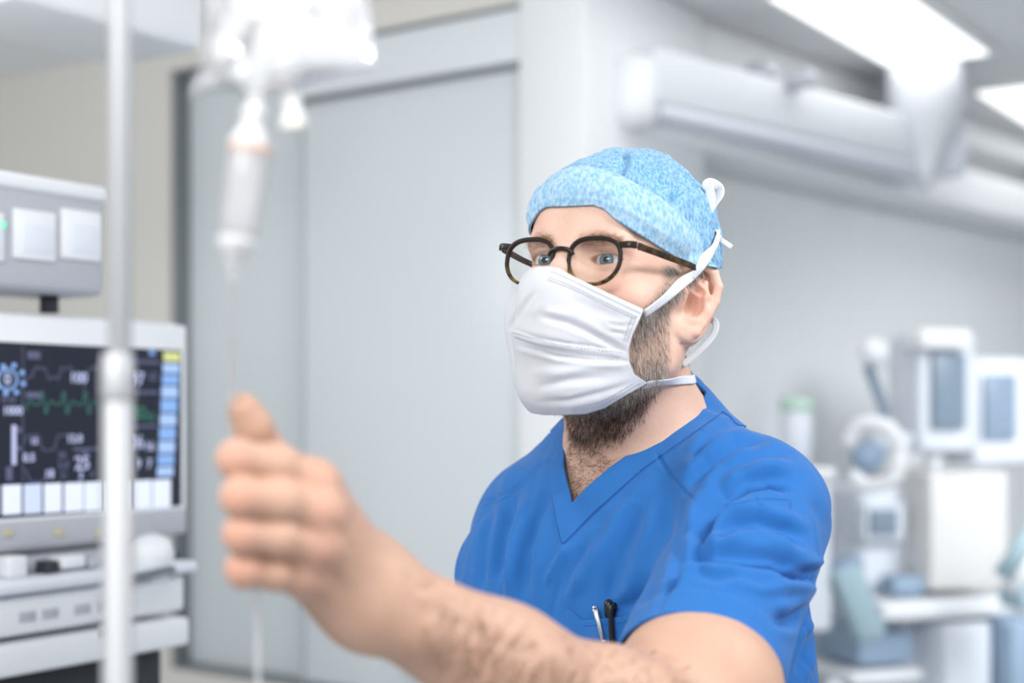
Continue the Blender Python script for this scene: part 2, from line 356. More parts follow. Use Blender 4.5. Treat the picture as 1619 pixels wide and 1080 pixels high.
def sdf_head(p, face=True):
    h = toH(p); a = h.copy(); a[:, 0] = np.abs(a[:, 0])
    d = ell(h, (0, .014, .046), (.0715, .0880, .084))
    d = smin(d, ell(h, (0, -.040, .045), (.050, .052, .060)), .03)
    d = smin(d, ell(h, (0, -.032, -.022), (.060, .064, .082)), .03)
    d = smin(d, chain(a, [(.060, .0, .0), (.0525, -.006, -.058), (.016, -.074, -.094)], [.014, .014, .016], .02), .02)
    d = smin(d, ell(h, (0, -.077, -.094), (.022, .018, .019)), .015)
    d = smin(d, ell(h, (0, -.030, -.066), (.044, .050, .034)), .025)
    d = smin(d, ell(a, (.047, -.062, -.014), (.020, .018, .015)), .022)
    d = smin(d, cap(a, (.050, -.058, -.008), (.066, -.012, .003), .011, .009), .012)
    d = smin(d, cap(a, (.008, -.0885, .031), (.043, -.0765, .032), .0085, .0085), .012)
    d = smin(d, ell(a, (.0, -.078, .060), (.045, .020, .03)), .02)
    d = smax(d, -ell(a, (.0315, -.1, .0175), (.0175, .0175, .0135)), .014)
    d = smax(d, -ell(a, (.030, -.1, -.004), (.014, .010, .008)), .012)
    d = smin(d, chain(h, [(0, -.088, .028), (0, -.104, .004), (0, -.114, -.020)], [.0075, .0075, .0095], .006), .012)
    d = smin(d, ell(h, (0, -.116, -.024), (.0115, .0115, .010)), .006)
    d = smin(d, ell(a, (.0125, -.104, -.028), (.0075, .011, .0075)), .005)
    d = smin(d, ell(h, (0, -.092, -.058), (.026, .016, .013)), .012)
    if face:
        # lids: a shell over the eyeball with an almond slit
        dl = np.sqrt(((a-EYE)**2).sum(-1))-LID
        d = smin(d, smax(dl, (a[:, 1]+.066), .004), .0045)
        x = (a[:, 0]-EYE[0]); x = np.where(x < 0, x/.0126, x/.0145); z = a[:, 2]-EYE[2]; bow = np.clip(1-x*x, 0, 1)
        zu = .0049*bow**.6-.0004+.0004*x; zl = -.0046*bow**.7-.0004+.0008*x
        sl = np.maximum(np.maximum(z-zu, zl-z), np.maximum(np.abs(x)-1, a[:, 1]+.066)*.01)
        sl = np.maximum(sl, (np.abs(x)-1)*.013)
        d = smax(d, -sl, .0012)
        # crease above the lid and under the eye
        cr = np.abs(np.sqrt((a[:, 0]-EYE[0])**2*.55+(z+.010)**2)-.0208); m = (z > .003)&(a[:, 1] < -.055)
        d = d+np.where(m, .0009*np.exp(-(cr/.0011)**2)*np.clip(1-np.abs(x)*.75, 0, 1), 0)
        cr = np.abs(np.sqrt((a[:, 0]-EYE[0])**2*.6+(z-.008)**2)-.0195); m = (z < -.004)&(a[:, 1] < -.05)
        d = d+np.where(m, .0006*np.exp(-(cr/.0014)**2)*np.clip(1-np.abs(x)*.6, 0, 1), 0)
    e = group(a, EO+np.array([.006, .006, 0]), .042, sdf_ear)
    d = smin(d, e, .004)
    def conch(hh):
        q = (hh-EO)@EM*np.array([1/1.2, 1/1.03, 1]); return smin(ell(q, (.0030, -.001, .003), (.0070, .0100, .0135)), ell(q, (-.001, -.004, -.004), (.0045, .006, .012)), .004)
    return smax(d, -group(a, EO, .03, conch), .0025)
NK0 = fromH((0, .022, -.045)); NK1 = np.array([.122, 1.372, 1.475])
def sdf_neck(p):
    d = chain(p, [NK0, (NK0+NK1)/2+np.array([.004, .006, 0]), NK1], [.057, .0565, .066], .03)
    ear_ = fromH((.058, .018, -.035)); notch = fromT((.012, -.062, -.002)); d = smin(d, cap(p, ear_, notch, .011, .008), .012)
    ear_ = fromH((-.058, .018, -.035)); notch = fromT((-.012, -.062, -.002)); d = smin(d, cap(p, ear_, notch, .011, .008), .012)
    d = smin(d, ell(p, fromH((0, -.034, -.120)), (.013, .013, .016)), .02)
    return d
SJ = np.array([.219, 1.265, 1.452]); EL = np.array([.114, 1.045, 1.295]); WR = np.array([-.088, .895, 1.432])
HEMC = SJ+(EL-SJ)*.70
def sdf_torso(p, limbs=True):
    t = toT(p); a = t.copy(); a[:, 0] = np.abs(a[:, 0])
    d = ell(t, (.006, .0, -.20), (.143, .112, .25))
    d = smin(d, chain(t, [(-.112, .008, -.056), (0, .022, -.012), (.118, -.030, -.026)], [.048, .060, .048], .04), .05)
    d = smin(d, cap(t, (0, .035, .050), (.105, .008, -.012), .044, .034), .04)
    d = smin(d, cap(t, (0, .035, .046), (-.105, .008, -.046), .042, .034), .04)
    d = smin(d, ell(a, (.072, -.062, -.11), (.078, .046, .066)), .04)
    d = smin(d, ell(t, (0, .0, -.42), (.148, .105, .2)), .06)
    d = smin(d, cap(a, (.012, -.066, -.008), (.095, -.05, -.014), .009, .009), .02)
    if limbs:
        d = smin(d, chain(t, [(-.112, .006, -.066), (-.126, .032, -.15), (-.132, .055, -.33), (-.15, -.11, -.50)], [.050, .045, .040, .030], .02), .03)
    return d
def sdf_arm(p):
    m = SJ+(EL-SJ)*.45; s = np.array([.006, 0, .006])
    d = chain(p, [SJ, SJ+(EL-SJ)*.60, SJ+(EL-SJ)*.78+s, EL-(EL-SJ)*.02], [.038, .044, .0595, .048], .03)
    f1 = EL+(WR-EL)*.22; f2 = EL+(WR-EL)*.6
    d = smin(d, chain(p, [EL, f1+np.array([.004, -.006, .004]), f2, WR], [.044, .047, .0375, .0265], .03), .035)
    d = smin(d, ell(p, EL+(WR-EL)*.93+np.array([.014, -.012, -.010]), (.014, .014, .014)), .016)   # wrist bone
    d = smin(d, cap(p, EL+(WR-EL)*.55+np.array([-.002, -.008, .024]), WR+np.array([.002, -.006, .012]), .013, .014), .02)
    return d
FING = [  # px, py, depth, radius
    [(500, 766, .838, .0125), (440, 735, .820, .0116), (377, 726, .806, .0106), (372, 730, .836, .0098), (405, 742, .858, .0090)],
    [(510, 812, .834, .0128), (446, 791, .812, .0118), (383, 786, .800, .0108), (380, 790, .832, .0098), (420, 797, .852, .0090)],
    [(508, 862, .838, .0122), (442, 848, .816, .0114), (385, 845, .805, .0102), (384, 850, .834, .0094), (420, 852, .852, .0088)],
    [(480, 908, .846, .0118), (434, 904, .826, .0108), (388, 900, .814, .0100), (390, 901, .840, .0092), (424, 904, .856, .0080)]]
def sdf_hand(p):
    W = WR; wp = P(592, 938, .892)
    d = None
    mc = [PA([(f[0][0], f[0][1], f[0][2]+.004)])[0] for f in FING]
    ws = [P(590, 905, .902), P(594, 928, .895), P(590, 950, .892), P(582, 968, .892)]
    for i in range(4):
        e = cap(p, ws[i], mc[i], .0155, .0130); d = e if d is None else smin(d, e, .016)
    d = smin(d, cap(p, P(570, 900, .912), P(470, 830, .885), .020, .016), .02)     # thenar side
    d = smin(d, cap(p, P(575, 955, .905), P(470, 900, .875), .019, .014), .02)     # palm heel
    d = smin(d, cap(p, WR, P(585, 935, .898), .0265, .024), .03)
    d = smin(d, cap(p, P(425, 765, .846), P(432, 885, .848), .0155, .013), .006)
    f = None
    for fg in FING:
        pts = PA([c[:3] for c in fg]); e = chain(p, pts, [c[3] for c in fg], .004)
        e = smin(e, ell(p, pts[2]+np.array([-.001, -.001, 0]), (.0108*fg[2][3]/.0106,)*3), .004)
        f = e if f is None else smin(f, e, .0016)
    d = smin(d, f, .010)
    for i, fg in enumerate(FING):                                                   # knuckle heads
        d = smin(d, ell(p, P(fg[0][0]-2, fg[0][1]-3, fg[0][2]-.006), (.0105,)*3), .010)
    for i in range(4):                                                              # tendons
        d = smin(d, cap(p, ws[i]+np.array([0, -.013, 0]), P(FING[i][0][0], FING[i][0][1], FING[i][0][2]-.009), .002, .003), .008)
    th = PA([(555, 880, .905), (468, 778, .893), (418, 712, .880), (398, 674, .868), (385, 648, .862)])
    t = chain(p, th, [.019, .0145, .0122, .0120, .0103], .006)
    d = smin(d, t, .008)
    return d
HC = P(450, 820, .85)
def sdf_armhand(p):
    d = sdf_arm(p); e = group(p, HC, .115, sdf_hand); return smin(d, e, .012)
def sdf_upper(p): return smin(smin(sdf_head(p), sdf_neck(p), .022), sdf_torso(p, False), .03)
def sdf_skin(p): return smin(sdf_upper(p), sdf_arm(p), .02)

# ---- measured outlines on the visible (left) side of the head; the right side is the mirror image of it
def headpx(p):
    h = toH(p); h[:, 0] = np.abs(h[:, 0]); return proj(fromH(h))
M_skin = None
def skin_material():
    m = mat('skin', lin(224, 188, 170), rough=.5, spec=.32, sss=.08); nt = m.node_tree; b = nt.nodes['Principled BSDF']
    tc = nt.nodes['Texture Coordinate']
    def noise(sc, det=4):
        n = nt.nodes.new('ShaderNodeTexNoise'); n.inputs['Scale'].default_value = sc; n.inputs['Detail'].default_value = det; nt.links.new(tc.outputs['Object'], n.inputs['Vector']); return n
    def mix(fac, c1, c2, k=1):
        x = nt.nodes.new('ShaderNodeMix'); x.data_type = 'RGBA'
        if isinstance(c1, tuple): x.inputs[6].default_value = (*c1, 1)
        else: nt.links.new(c1, x.inputs[6])
        x.inputs[7].default_value = (*c2, 1)
        mm = nt.nodes.new('ShaderNodeMath'); mm.operation = 'MULTIPLY'; mm.inputs[1].default_value = k; mm.use_clamp = True
        nt.links.new(fac, mm.inputs[0]); nt.links.new(mm.outputs[0], x.inputs[0]); return x.outputs[2]
    n1 = noise(28); r = nt.nodes.new('ShaderNodeMapRange'); r.inputs[1].default_value = .4; r.inputs[2].default_value = .72; nt.links.new(n1.outputs[0], r.inputs[0])
    c = mix(r.outputs[0], lin(226, 190, 172), lin(212, 164, 144), .55)
    n2 = noise(420, 2); r2 = nt.nodes.new('ShaderNodeMapRange'); r2.inputs[1].default_value = .55; r2.inputs[2].default_value = .75; nt.links.new(n2.outputs[0], r2.inputs[0])
    c = mix(r2.outputs[0], c, lin(196, 140, 112), .25)
    for at, col, k in (('tan', lin(186, 148, 126), 1), ('red', lin(206, 132, 114), 1), ('beard_base', lin(120, 92, 78), 1)):
        a = nt.nodes.new('ShaderNodeAttribute'); a.attribute_name = at; c = mix(a.outputs['Fac'], c, col, k)
    nt.links.new(c, b.inputs['Base Color'])
    v = nt.nodes.new('ShaderNodeTexVoronoi'); v.inputs['Scale'].default_value = 900; nt.links.new(tc.outputs['Object'], v.inputs['Vector'])
    n3 = noise(180, 3); ad = nt.nodes.new('ShaderNodeMath'); ad.operation = 'ADD'; nt.links.new(v.outputs[0], ad.inputs[0]); nt.links.new(n3.outputs[0], ad.inputs[1])
    bp = nt.nodes.new('ShaderNodeBump'); bp.inputs['Strength'].default_value = .25; bp.inputs['Distance'].default_value = .0006
    nt.links.new(ad.outputs[0], bp.inputs['Height']); nt.links.new(bp.outputs[0], b.inputs['Normal'])
    return m
M_skin = skin_material()
HH = float(globals().get('HEAD_H', .00125))
V1, Q1, N1 = surfnet(sdf_upper, (-.06, 1.13, 1.40), (.30, 1.52, 1.80), HH)
V1, T1, (N1,) = clip(V1, Q1, V1[:, 2]-1.41, (N1,))
V2, Q2, N2 = surfnet(sdf_armhand, (-.20, .76, 1.22), (.32, 1.34, 1.55), .0016)
# fold lines of the fingers and knuckle creases
def crease(V, N, px, lines, facing=True):
    vd = -(V-CAM); vd /= np.linalg.norm(vd, axis=1)[:, None]; fw = np.clip((vd*N).sum(1)*3, 0, 1) if facing else 1
    D = np.zeros(len(V))
    for line, wd, amp, shp in lines:
        ln = np.array(line, float); bb = (px[:, 0] > ln[:, 0].min()-4*wd)&(px[:, 0] < ln[:, 0].max()+4*wd)&(px[:, 1] > ln[:, 1].min()-4*wd)&(px[:, 1] < ln[:, 1].max()+4*wd)
        i = np.where(bb)[0]
        if len(i) == 0: continue
        d, sg, tp = ldist(px[i], line); end = np.clip(np.minimum(tp, 1-tp)*5+.05, 0, 1)**.7
        s = d*sg
        if shp == 'v': e = -np.exp(-(d/wd)**2)+.35*np.exp(-((d-1.9*wd)/wd)**2)
        elif shp == 'r': e = np.exp(-(d/wd)**2)
        elif shp == 'n': e = -np.exp(-(d/wd)**2); end = 1
        else: e = np.exp(-((s-1.1*wd)/wd)**2)*.8-np.exp(-((s+.3*wd)/(.55*wd))**2)   # step fold: ridge on the + side
        D[i] += amp*e*end
    return D*fw
px2 = proj(V2)
arm_lines = [([(398, 768), (440, 764), (480, 776)], 5, .0006, 'v'), ([(640, 905), (664, 932), (690, 930)], 7, .0010, 'v'), ([(590, 905), (600, 940), (596, 975)], 6, .0006, 'v'),
             ([(560, 875), (520, 820)], 7, .0008, 'v'), ([(540, 920), (515, 890)], 6, .0007, 'v'), ([(1000, 1022), (1050, 1040), (1092, 1056)], 10, .0022, 'v'),
             ([(640, 880), (740, 945), (840, 985)], 9, .0012, 'r'), ([(660, 955), (760, 1000), (860, 1040)], 12, .0010, 'v')]
V2 = V2+N2*crease(V2, N2, px2, arm_lines)[:, None]
HN = 0
T2 = totri(Q2); V = np.concatenate([V1, V2]); T = np.concatenate([T1, T2+len(V1)])
hp = headpx(V1); h1 = toH(V1)
BEARD = [(1046, 418), (1100, 424), (1086, 442), (1064, 466), (1060, 520), (1062, 556), (1056, 590), (1038, 614), (1000, 640), (966, 658), (925, 664), (890, 655), (780, 640), (780, 480), (905, 470), (950, 470), (1015, 490), (1035, 465), (1046, 440)]
bd = pdist(hp, BEARD); beard_base = np.clip((4-bd)/14, 0, 1)*.55*(h1[:, 1] < .03)
neckpx = proj(V1); beard_base = np.maximum(beard_base, .30*np.clip((6-pdist(neckpx, [(896, 650), (1010, 640), (985, 690), (930, 705), (900, 700)]))/20, 0, 1))
BEARD_N = [(893, 645), (1050, 608), (1022, 662), (985, 704), (930, 718), (897, 710)]
q = (h1*[1, 1, 1]); q[:, 0] = np.abs(q[:, 0]); eard = np.linalg.norm(q-EO-np.array([.004, .005, 0]), axis=1)
red1 = .28*np.clip((.034-eard)/.012, 0, 1)*(q[:, 0] > .074)
red1 = np.maximum(red1, .35*np.exp(-(((h1-np.array([0, -.112, -.02]))**2).sum(1)/.016**2)))
red1 = np.maximum(red1, .30*np.exp(-(((q-np.array([.047, -.08, -.016]))**2).sum(1)/.02**2)))
red1 = np.maximum(red1, 0.18*np.exp(-(((q-EYE-np.array([0, -.012, -.006]))**2).sum(1)/.010**2)))
red2 = np.zeros(len(V2))
for f in FING:
    for k, r_ in ((0, .014), (2, .010)): red2 = np.maximum(red2, .32*np.exp(-(((V2-P(*f[k][:3])-np.array([0, -.01, 0]))**2).sum(1)/r_**2)))
tan = np.concatenate([np.clip((1.63-V1[:, 2])/.10, 0, 1)*.35, np.full(len(V2), .72)])
body = mk('person', V, T, M_skin, None, True, {'tan': tan, 'red': np.concatenate([red1, red2]), 'beard_base': np.concatenate([beard_base, np.zeros(len(V2))])})
tag(body, 'man in blue scrubs, cap and mask, one fist raised around an infusion line', 'person')

# ---- eyes
def eye_material():
    m = mat('eye', (.8, .78, .76), rough=.12, spec=.5, coat=.6); nt = m.node_tree; b = nt.nodes['Principled BSDF']
    a = nt.nodes.new('ShaderNodeAttribute'); a.attribute_name = 'gaze'
    r = nt.nodes.new('ShaderNodeValToRGB'); cr = r.color_ramp; e = cr.elements
    e[0].position = 0; e[0].color = (.004, .004, .005, 1); e[1].position = 1; e[1].color = (.80, .74, .72, 1)
    for pos, col in ((.17, (.004, .004, .006)), (.20, (.10, .15, .20)), (.33, (.16, .25, .34)), (.44, (.11, .18, .26)), (.50, (.03, .05, .08)), (.56, (.62, .60, .60)), (.75, (.78, .75, .74))):
        n = e.new(pos); n.color = (*col, 1)
    nt.links.new(a.outputs['Fac'], r.inputs[0])
    tc = nt.nodes['Texture Coordinate']; n = nt.nodes.new('ShaderNodeTexNoise'); n.inputs['Scale'].default_value = 900; nt.links.new(tc.outputs['Object'], n.inputs['Vector'])
    mx = nt.nodes.new('ShaderNodeMix'); mx.data_type = 'RGBA'; mx.blend_type = 'MULTIPLY'; mx.inputs[0].default_value = .35
    nt.links.new(r.outputs[0], mx.inputs[6]); nt.links.new(n.outputs[0], mx.inputs[7]); nt.links.new(mx.outputs[2], b.inputs['Base Color']); return m
M_eye = eye_material()
for sx in (1, -1):
    c = fromH(EYE*[sx, 1, 1]); tgt = P(372, 250, .74); g = tgt-c; g /= np.linalg.norm(g)
    g = g*.42+HR@np.array([0, -1, 0])*.55+np.array([.0, -.12, .0]); g /= np.linalg.norm(g)
    if sx < 0: g = g+np.array([-.02, -.0, 0]); g /= np.linalg.norm(g)
    Vv, Ff = lathe([(1e-5, .0148)]+[(.0143*math.sin(t), .0143*math.cos(t)+(.0007*max(0, 1-(t/.45)**2))) for t in np.linspace(.04, 3.1, 60)], c, g, 40)
    Vv = np.array(Vv); ang = np.arccos(np.clip((Vv-c)@g/np.linalg.norm(Vv-c, axis=1), -1, 1))
    mk('eyeball', Vv, Ff, M_eye, body, True, {'gaze': np.clip(ang/.90, 0, 1)})

# ---- hair, beard, brows, lashes, arm hair: every strand a thin tapering blade of three sides
def strands(name, roots, dirs, bend, length, rad, m, parent, up=None):
    n = len(roots); length = np.broadcast_to(length, n)[:, None]; K = 4
    dirs = dirs/np.linalg.norm(dirs, axis=1)[:, None]; s = np.cross(dirs, rng.normal(size=(n, 3))); s /= np.linalg.norm(s, axis=1)[:, None]; u = np.cross(dirs, s)
    VV = []
    for k in range(K):
        t = k/(K-1); c = roots+dirs*length*t+bend*length*t*t; r = rad*(1-.8*t)
        for j in range(3): VV.append(c+s*r*math.cos(2.094*j)+u*r*math.sin(2.094*j))
    VV = np.stack(VV, 1).reshape(-1, 3); base = np.arange(n)[:, None]*3*K; FF = []
    for k in range(K-1):
        for j in range(3): FF.append(np.concatenate([base+k*3+j, base+k*3+(j+1) % 3, base+(k+1)*3+(j+1) % 3, base+(k+1)*3+j], 1))
    tone = np.repeat(rng.random(n), 3*K)
    o = mk(name, VV, np.concatenate(FF), m, parent, True, {'tone': tone}); o['kind'] = 'stuff'; return o
def hair_material(name, c1, c2, thr=.5):
    m = mat(name, c1, rough=.45, spec=.4); nt = m.node_tree; a = nt.nodes.new('ShaderNodeAttribute'); a.attribute_name = 'tone'
    r = nt.nodes.new('ShaderNodeValToRGB'); r.color_ramp.elements[0].color = (*c1, 1); r.color_ramp.elements[1].color = (*c2, 1); r.color_ramp.elements[0].position = thr-.25; r.color_ramp.elements[1].position = thr+.25
    nt.links.new(a.outputs['Fac'], r.inputs[0]); nt.links.new(r.outputs[0], nt.nodes['Principled BSDF'].inputs['Base Color']); return m
M_beard = hair_material('beard_hair', lin(104, 78, 62), lin(232, 222, 212), .40)
M_beard_dark = hair_material('neck_hair', lin(74, 54, 44), lin(140, 118, 104), .6)
M_hair = hair_material('grey_hair', lin(128, 108, 96), lin(216, 206, 198), .45)
M_brow = hair_material('brow_hair', lin(150, 116, 92), lin(190, 156, 130), .5)
M_armh = hair_material('arm_hair', lin(78, 52, 38), lin(126, 90, 68), .55)
def pick(mask_w, n, V=None, N=None):
    V = V1 if V is None else V; pr = mask_w/mask_w.sum(); i = rng.choice(len(V), n, p=pr); return i
down = HR@np.array([0, .25, -1.0])
wb = np.where((pdist(hp, BEARD) < 0)&(h1[:, 1] < .02)&(hp[:, 1] > 455)&(eard > .024), 1., 0)
wb *= np.clip(-pdist(hp, BEARD)/7, .12, 1)
seen = (hp[:, 0] > 960) | (hp[:, 1] > 600); wb *= np.where(seen, 1, .12)
i = pick(wb, 15000); nj = N1[i]
d = nj*.38+down*.95+rng.normal(size=nj.shape)*.22
strands('beard', V1[i]-nj*.0004, d, down*.35-nj*.2, rng.uniform(.004, .0072, len(i)), .00020, M_beard, body)
wn = np.where((pdist(neckpx, BEARD_N) < 0)&(N1[:, 1] < .4), 1., 0)*np.clip(-pdist(neckpx, BEARD_N)/22, .05, 1)
i = pick(wn, 5200); nj = N1[i]; dd = np.array([-.15, 0, -1.0])
strands('neck_stubble', V1[i]-nj*.0004, nj*.5+dd*.8+rng.normal(size=nj.shape)*.3, np.tile(dd*.3, (len(i), 1)), rng.uniform(.003, .0075, len(i)), .0002, M_beard_dark, body)
SIDE = [(1048, 414), (1112, 424), (1100, 436), (1086, 452), (1068, 474), (1050, 472), (1044, 448)]
ws_ = np.where((pdist(hp, SIDE) < 0)&(eard > .016)&(h1[:, 1] < .03), 1., 0)*np.clip(-pdist(hp, SIDE)/6, .15, 1)
NAPE = (h1[:, 1] > .045)&(h1[:, 2] < .05)&(h1[:, 2] > -.05)
i = pick(ws_, 4800); nj = N1[i]; back = HR@np.array([0, .55, -.8])
strands('sideburn_hair', V1[i]-nj*.0004, nj*.3+back*.95+rng.normal(size=nj.shape)*.2, np.tile(back*.3, (len(i), 1)), rng.uniform(.005, .010, len(i)), .0002, M_hair, body)
i = pick(NAPE.astype(float), 5000); nj = N1[i]
strands('nape_hair', V1[i]-nj*.0004, nj*.35+down*.9+rng.normal(size=nj.shape)*.2, np.tile(down*.2, (len(i), 1)), rng.uniform(.005, .009, len(i)), .00022, M_hair, body)
aq = np.abs(h1[:, 0]); browz = .0300+.0035*np.sin(np.clip((aq-.012)/.035, 0, 1)*math.pi*.8)
wbr = np.exp(-((h1[:, 2]-browz)/.0030)**2)*np.clip((aq-.010)/.008, 0, 1)*np.clip((.052-aq)/.008, 0, 1)*(h1[:, 1] < -.05)
i = pick(wbr, 800); nj = N1[i]; sd = np.sign(h1[i, 0])[:, None]*(HR@np.array([1, 0, .0]))[None]
strands('eyebrow', V1[i]-nj*.0003, nj*.35+sd*.9+(HR@np.array([0, 0, 1]))*.15+rng.normal(size=nj.shape)*.2, -nj*.3, rng.uniform(.005, .009, len(i)), .00014, M_brow, body)
L_ = []; D_ = []
for sx in (1, -1):
    for x in np.linspace(-.92, .98, 90):
        bow = 1-x*x; z = .0052*bow**.6-.0004; y = -math.sqrt(max(LID**2-(x*.0148)**2*.8-z*z, 1e-6))
        L_.append(fromH((EYE+np.array([x*.0148, y+.0008, z+.0002]))*[sx, 1, 1])); D_.append(HR@np.array([sx*x*.5, -1, .35]))
        if rng.random() < .5:
            z = -.0046*bow**.7-.0004; L_.append(fromH((EYE+np.array([x*.0148, -math.sqrt(max(LID**2-(x*.0148)**2*.8-z*z, 1e-6))+.001, z])) * [sx, 1, 1])); D_.append(HR@np.array([sx*x*.5, -1, -.4])*.7)
L_ = np.array(L_); D_ = np.array(D_)+rng.normal(size=(len(L_), 3))*.1
strands('eyelashes', L_, D_, np.tile(HR@np.array([0, 0, .3]), (len(L_), 1)), rng.uniform(.004, .006, len(L_)), .00010, M_brow, body)
# arm hair
ax = (WR-EL)/np.linalg.norm(WR-EL); ta = (V2-EL)@ax/np.linalg.norm(WR-EL); wa = ((ta > .10)&(ta < .93)).astype(float)*(np.linalg.norm(V2-EL-ax*ta[:, None]*.27, axis=1) < .068)*np.clip(N2[:, 2]+.75, .05, 1)*np.clip(1.15-ta, .2, 1)*(N2[:, 1] < .6); wa[(V2-HEMC)@(EL-SJ) < .004] = 0
i = pick(wa, 5200, V2); nj = N2[i]; dr = ax*.6+np.array([-.1, 0, -.8])
strands('arm_hair', V2[i]-nj*.0004, nj*.25+dr+rng.normal(size=nj.shape)*.25, np.tile(np.array([0, 0, -.2]), (len(i), 1)), rng.uniform(.010, .021, len(i)), .00019, M_armh, body)
CH = [(896, 715), (955, 712), (975, 735), (940, 770), (906, 795), (893, 760)]
wc = np.where((pdist(neckpx, CH) < 0)&(N1[:, 1] < 0), 1., 0); i = pick(wc, 420); nj = N1[i]
strands('chest_hair', V1[i]-nj*.0004, nj*.3+rng.normal(size=nj.shape)*.7+np.array([0, 0, -.4]), rng.normal(size=nj.shape)*.25, rng.uniform(.008, .016, len(i)), .00015, M_beard_dark, body)

# ---- scrub top
def sdf_shirt(p):
    d = sdf_torso(p, True)-.010
    t = toT(p)
    d = smin(d, ell(t, (.010, -.035, -.20), (.128, .090, .20))-.006, .04)
    d = smin(d, ell(t, (.085, .035, -.26), (.088, .088, .27)), .05)
    d = smin(d, cap(p, SJ+np.array([.0, .0, .004]), SJ+(EL-SJ)*1.05, .065, .0665), .045)
    q = t; d = smin(d, chain(q, [(-.108, .008, -.068), (-.125, .038, -.17), (-.130, .060, -.30)], [.058, .062, .066], .02), .035)
    return d
VS, QS, NS = surfnet(sdf_shirt, (-.16, 1.0, 1.02), (.42, 1.66, 1.66), .0026)
NECKV = [(905, 796), (930, 770), (962, 742), (1030, 694), (1072, 664), (1112, 631), (1140, 560), (1140, 300), (860, 300), (862, 600), (901, 684), (894, 700), (892, 735), (897, 765)]
NECKO = [(890, 860), (905, 846), (935, 815), (1012, 745), (1075, 700), (1138, 655), (1200, 560), (1200, 300), (800, 300), (820, 600), (876, 690), (872, 735), (873, 780), (882, 830)]
def open_g(V, poly, off):
    q = proj(V); t = toT(V); a = pdist(q, poly)*V[:, 1]/F; a = np.maximum(a, (t[:, 1]-.030))
    b = np.maximum(sdf_neck(V)-off, .022-t[:, 1]); return np.minimum(a, b)
folds = [
 ([(1250, 772), (1218, 764), (1182, 770), (1147, 792), (1122, 818), (1106, 850)], 6, .0080, 's'),
 ([(1266, 862), (1244, 845), (1200, 831), (1164, 836), (1132, 856)], 5, .0070, 's'),
 ([(1332, 924), (1275, 914), (1222, 893), (1164, 887), (1107, 882)], 6, .0070, 's'),
 ([(1322, 942), (1289, 970), (1252, 988), (1226, 984)], 5, .0045, 's'),
 ([(1095, 728), (1120, 698), (1150, 678), (1184, 668)], 4, .0030, 's'),
 ([(1040, 975), (1048, 955), (1062, 932), (1082, 903), (1102, 872)], 9, .0085, 's'),
 ([(1098, 880), (1104, 845), (1120, 815), (1147, 785), (1182, 765), (1218, 758), (1250, 768)], 13, 0.0142, 'v'),
 ([(1130, 852), (1164, 829), (1200, 824), (1244, 838), (1268, 856)], 10, 0.0121, 'v'),
 ([(1076, 893), (1107, 876), (1164, 880), (1222, 887), (1275, 908), (1332, 918)], 12, 0.0115, 'v'),
 ([(1222, 976), (1252, 982), (1289, 964), (1322, 935)], 11, 0.0101, 'v'),
 ([(1150, 920), (1200, 935), (1240, 930), (1290, 925)], 8.8, 0.0050, 'r'),
 ([(1060, 770), (1052, 849), (1034, 911), (1004, 958)], 14, 0.0088, 'v'),
 ([(1082, 790), (1078, 850), (1066, 900), (1058, 940)], 11, 0.0081, 'v'),
 ([(867, 775), (845, 820), (831, 867), (824, 960)], 10, 0.0068, 'v'),
 ([(813, 778), (793, 849), (786, 920)], 9, 0.0068, 'v'), ([(780, 800), (766, 860), (762, 930)], 7, 0.0047, 'v'),
 ([(836, 800), (812, 870), (806, 940)], 7.0, 0.0037, 'r'), ([(1036, 745), (987, 813), (935, 889), (893, 955)], 13.2, 0.0056, 'r'),
 ([(900, 862), (884, 890), (864, 925)], 6.2, 0.0050, 'r'), ([(1010, 800), (985, 870), (965, 945)], 14, 0.0054, 'v'), ([(930, 850), (905, 900), (890, 940)], 8, 0.0034, 'v'),
 ([(1184, 664), (1150, 674), (1120, 694), (1095, 725)], 8, 0.0061, 'v'), ([(1222, 692), (1164, 700), (1120, 731), (1090, 772)], 10, 0.0081, 'v'),
 ([(1262, 715), (1200, 720), (1150, 745), (1112, 790)], 12, 0.0054, 'v'), ([(1318, 960), (1290, 1010), (1262, 1070)], 10, 0.0081, 'v'),
 ([(1330, 880), (1300, 890), (1250, 895)], 7.0, 0.0037, 'r'), ([(1095, 905), (1130, 915), (1170, 908)], 7, 0.0041, 'v'), ([(1290, 790), (1306, 830), (1312, 880)], 10, 0.0041, 'v'),
 ([(1320, 1000), (1300, 1040), (1292, 1080)], 7, 0.0068, 'v'), ([(1110, 640), (1150, 655), (1190, 672)], 6, 0.0027, 'v'), ([(975, 965), (1010, 950), (1050, 930)], 10, 0.0047, 'v')]
pxs = proj(VS); D = crease(VS, NS, pxs, folds)
D += (.0022*snoise(VS*np.array([1, 1, .45]), 38, 3, 3)-.0022*np.exp(-(snoise(VS*np.array([1, 1, .35]), 30, 41, 2)/.13)**2))*np.clip((1.50-VS[:, 2])/.05, .25, 1)
seams = [([(1040, 720), (1056, 748), (1074, 770), (1097, 793)], 2.6, .0016, 'n'), ([(760, 797), (809, 777), (853, 735), (876, 722)], 2.6, .0016, 'n')]
D += crease(VS, NS, pxs, seams)
axA = (EL-SJ)/np.linalg.norm(EL-SJ); hq = (HEMC-VS)@axA; D *= np.where(np.linalg.norm(VS-HEMC, axis=1) < .14, np.clip((hq-.004)/.045, .12, 1), 1)
VS = VS+NS*D[:, None]
axA = (EL-SJ)/np.linalg.norm(EL-SJ)
cuts = [-( (VS-HEMC)@axA+.010*((VS-HEMC)@np.array([1., 0, 0]))/.07)*1.0, VS[:, 2]-1.06]
